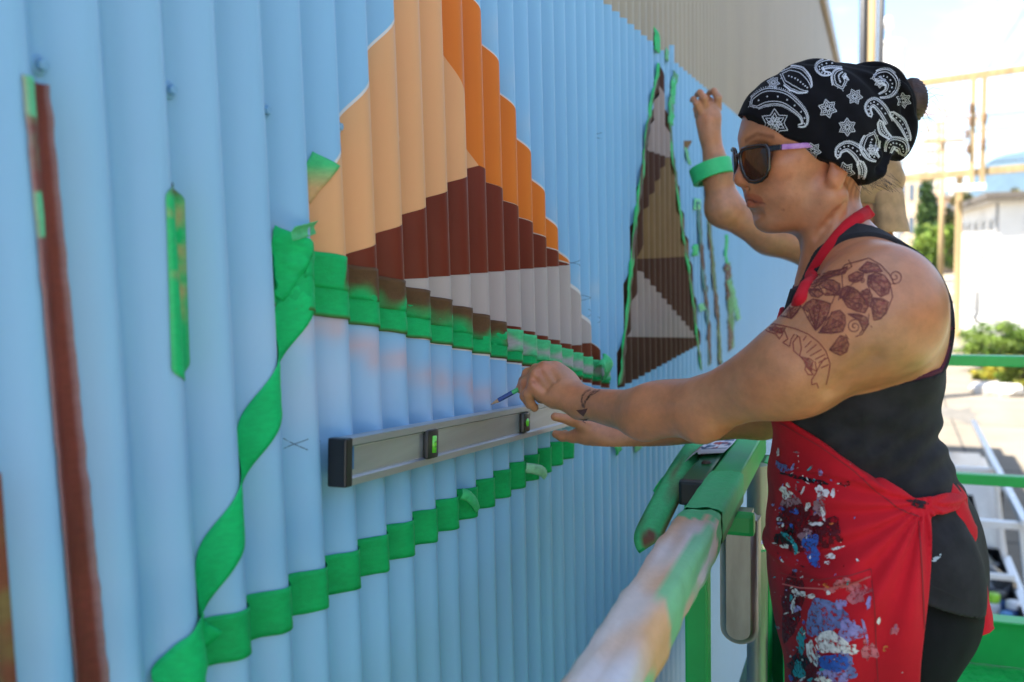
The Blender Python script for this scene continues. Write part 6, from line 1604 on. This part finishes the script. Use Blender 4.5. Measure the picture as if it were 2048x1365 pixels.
for s in (-1, 1): tp('bed_side', m_tw, lambda b: b.box((TX + s * (TW / 2 - .05), TY + 1.0, .95), (.10, 2.0, .52), None, .02))
tp('tailgate', m_tw, lambda b: b.box((TX, TY - .25, .74), (TW - .12, .50, .07), None, .02))
def cab(b):
    prof = [(2.05, .45), (2.05, 1.22), (2.30, 1.86), (3.55, 1.88), (4.15, 1.30), (5.25, 1.16), (5.40, .95), (5.40, .45)]
    n = len(prof); V_ = []
    for x, ins in ((x0, 0), (x1, 0)):
        for (yy, z) in prof: V_.append((x + ((.10 if z > 1.4 else 0) * (1 if x == x0 else -1)), TY + yy, z))
    b.add(V_, [tuple(range(n - 1, -1, -1)), tuple(range(n, 2 * n))] + [(i, (i + 1) % n, (i + 1) % n + n, i + n) for i in range(n)])
o = tp('cab_body', m_tw, cab); bmx = bmesh.new(); bmx.from_mesh(o.data); bmesh.ops.bevel(bmx, geom=bmx.edges[:], offset=.05, segments=3, affect='EDGES'); bmx.to_mesh(o.data); bmx.free(); smooth_by_angle(o, 50)
tp('rear_window', mat('truck_glass', (.006, .007, .008), .3, spec=.15), lambda b: b.add([(x0 + .22, TY + 2.07, 1.30), (x1 - .22, TY + 2.07, 1.30), (x1 - .32, TY + 2.235, 1.72), (x0 + .32, TY + 2.235, 1.72)], [(0, 1, 2, 3)]))
for s in (-1, 1): tp('side_window', MATS['truck_glass'], lambda b: b.box((TX + s * (TW / 2 - .045), TY + 3.0, 1.52), (.05, 1.0, .38)))
for s in (-1, 1):
    for yy in (.75, 4.5): tp('wheel', m_blk, lambda b: b.lathe([(.001, -.11), (.24, -.11), (.36, -.09), (.36, .09), (.24, .11), (.001, .11)], (TX + s * (TW / 2 - .08), TY + yy, .36), (1, 0, 0), 26))
tp('under_body', m_dk, lambda b: b.box((TX, TY + 2.5, .50), (TW - .35, 4.8, .34)))
for yy in (.10, 1.95):
    for s in (-1, 1): tp('rack_post', m_tw, lambda b: b.beam((TX + s * (TW / 2 - .06), TY + yy, 1.15), (TX + s * (TW / 2 - .16), TY + yy, 2.02), .055, .055, .008))
    tp('rack_bar', m_tw, lambda b: b.beam((x0 + .10, TY + yy, 2.04), (x1 - .10, TY + yy, 2.04), .06, .06, .008))
for s in (-1, 1): tp('rack_rail', m_tw, lambda b: b.beam((TX + s * (TW / 2 - .16), TY - .05, 2.10), (TX + s * (TW / 2 - .16), TY + 4.2, 2.10), .055, .055, .008))
tp('rack_brace', m_tw, lambda b: b.beam((x0 + .30, TY + .10, 1.62), (x1 - .2, TY + .10, 1.62), .045, .045, .006))
# load: black bags, jugs, cans
r6 = random.Random(9)
bag_l = ['plump black bag against the cab window of the pickup', 'black bag with knotted top in the middle of the pickup bed', 'sagging black bag beside the right bed side of the pickup', 'wide black bag by the warehouse side of the pickup bed', 'small black bag behind the plank of bottles', 'crumpled black bag wedged by the rack post', 'flat black bag lying deep in the pickup bed']
for i, (bx_, by_, bz_, sc_) in enumerate(((1.42, 9.55, .98, 1.15), (1.05, 9.45, .95, 1.1), (1.55, 9.05, .98, 1.1), (.55, 9.4, .92, 1.1), (1.20, 9.0, .95, 1.05), (1.58, 9.62, 1.0, .85), (.75, 8.9, .88, 1.0))):
    c = Vector((bx_, by_, bz_)); bmr = bmesh.new(); bmesh.ops.create_icosphere(bmr, subdivisions=3, radius=.26 * sc_)
    for v in bmr.verts:
        q = v.co.copy(); v.co = Vector((q.x, q.y, q.z * .85)) * (1 + .30 * mnoise.noise(q * 7 + Vector((i * 3.1, 0, 0))) + .12 * mnoise.noise(q * 21))
        if q.z > .19: v.co *= 1.1
    mb = MB(); mb.bm(bmr, c + Vector((0, 0, .10))); o = mb.build('rubbish_bag', mat('black_bag', (.010, .010, .012), .3, coat=.1)); tag(o, bag_l[i], 'bag', 'black bags in the pickup bed')
def jug(x, y, z, r_, h_, col, cap, label, cat='paint can', group=None):
    e = empty('paint_bottle', (x, y, z), label, cat, group)
    mb = MB(); mb.lathe([(.001, 0), (r_, 0), (r_, h_ * .72), (r_ * .85, h_ * .82), (r_ * .5, h_ * .9)], (x, y, z), (0, 0, 1), 16); mb.build('bottle_body', mat('bottle_%d' % int(1e4 * (col[0] + 3 * col[1] + 7 * col[2])), col, .35, coat=.2), e, True)
    mb = MB(); mb.lathe([(r_ * .9, h_ * .86), (r_ * .9, h_ * 1.1), (.001, h_ * 1.1)], (x, y, z), (0, 0, 1), 14); mb.build('cap', mat('bottlecap_%d' % int(1e4 * (cap[0] + 3 * cap[1] + 7 * cap[2])), cap, .4), e, True)
zt = 1.052
mb = MB(); mb.box((1.02, 8.55, 1.03), (1.52, .55, .036), None, .004); o = mb.build('plank', mat('plywood', (.42, .30, .18), .8, var=.2, scale=6, stretch=(.3, 3, 3))); tag(o, 'plywood plank laid across the pickup bed under the bottles', 'plank')
jug(1.555, 8.52, zt, .060, .25, (.72, .72, .74), (.30, .62, .02), 'white bottle with lime green cap on the plank')
jug(1.70, 8.48, zt, .060, .22, (.05, .10, .30), (.7, .7, .72), 'dark blue bottle with white cap beside the lime capped one')
jug(1.45, 8.44, zt, .055, .19, (.70, .69, .66), (.7, .7, .7), 'short all white bottle on the plank')
jug(1.64, 8.36, zt, .055, .17, (.66, .66, .66), (.10, .30, .60), 'white bottle with blue cap at the near edge of the plank')
jug(1.50, 8.34, zt, .050, .15, (.70, .66, .60), (.55, .05, .05), 'cream bottle with red cap at the near edge of the plank')
jug(1.62, 8.68, zt, .055, .22, (.08, .16, .36), (.05, .05, .05), 'blue bottle with black cap behind the lime capped one')
jug(1.32, 8.50, zt, .060, .24, (.55, .60, .70), (.6, .6, .6), 'pale grey blue bottle next to the short white one')
jug(1.20, 8.42, zt, .065, .23, (.68, .68, .68), (.1, .1, .1), 'large white bottle with black cap on the plank')
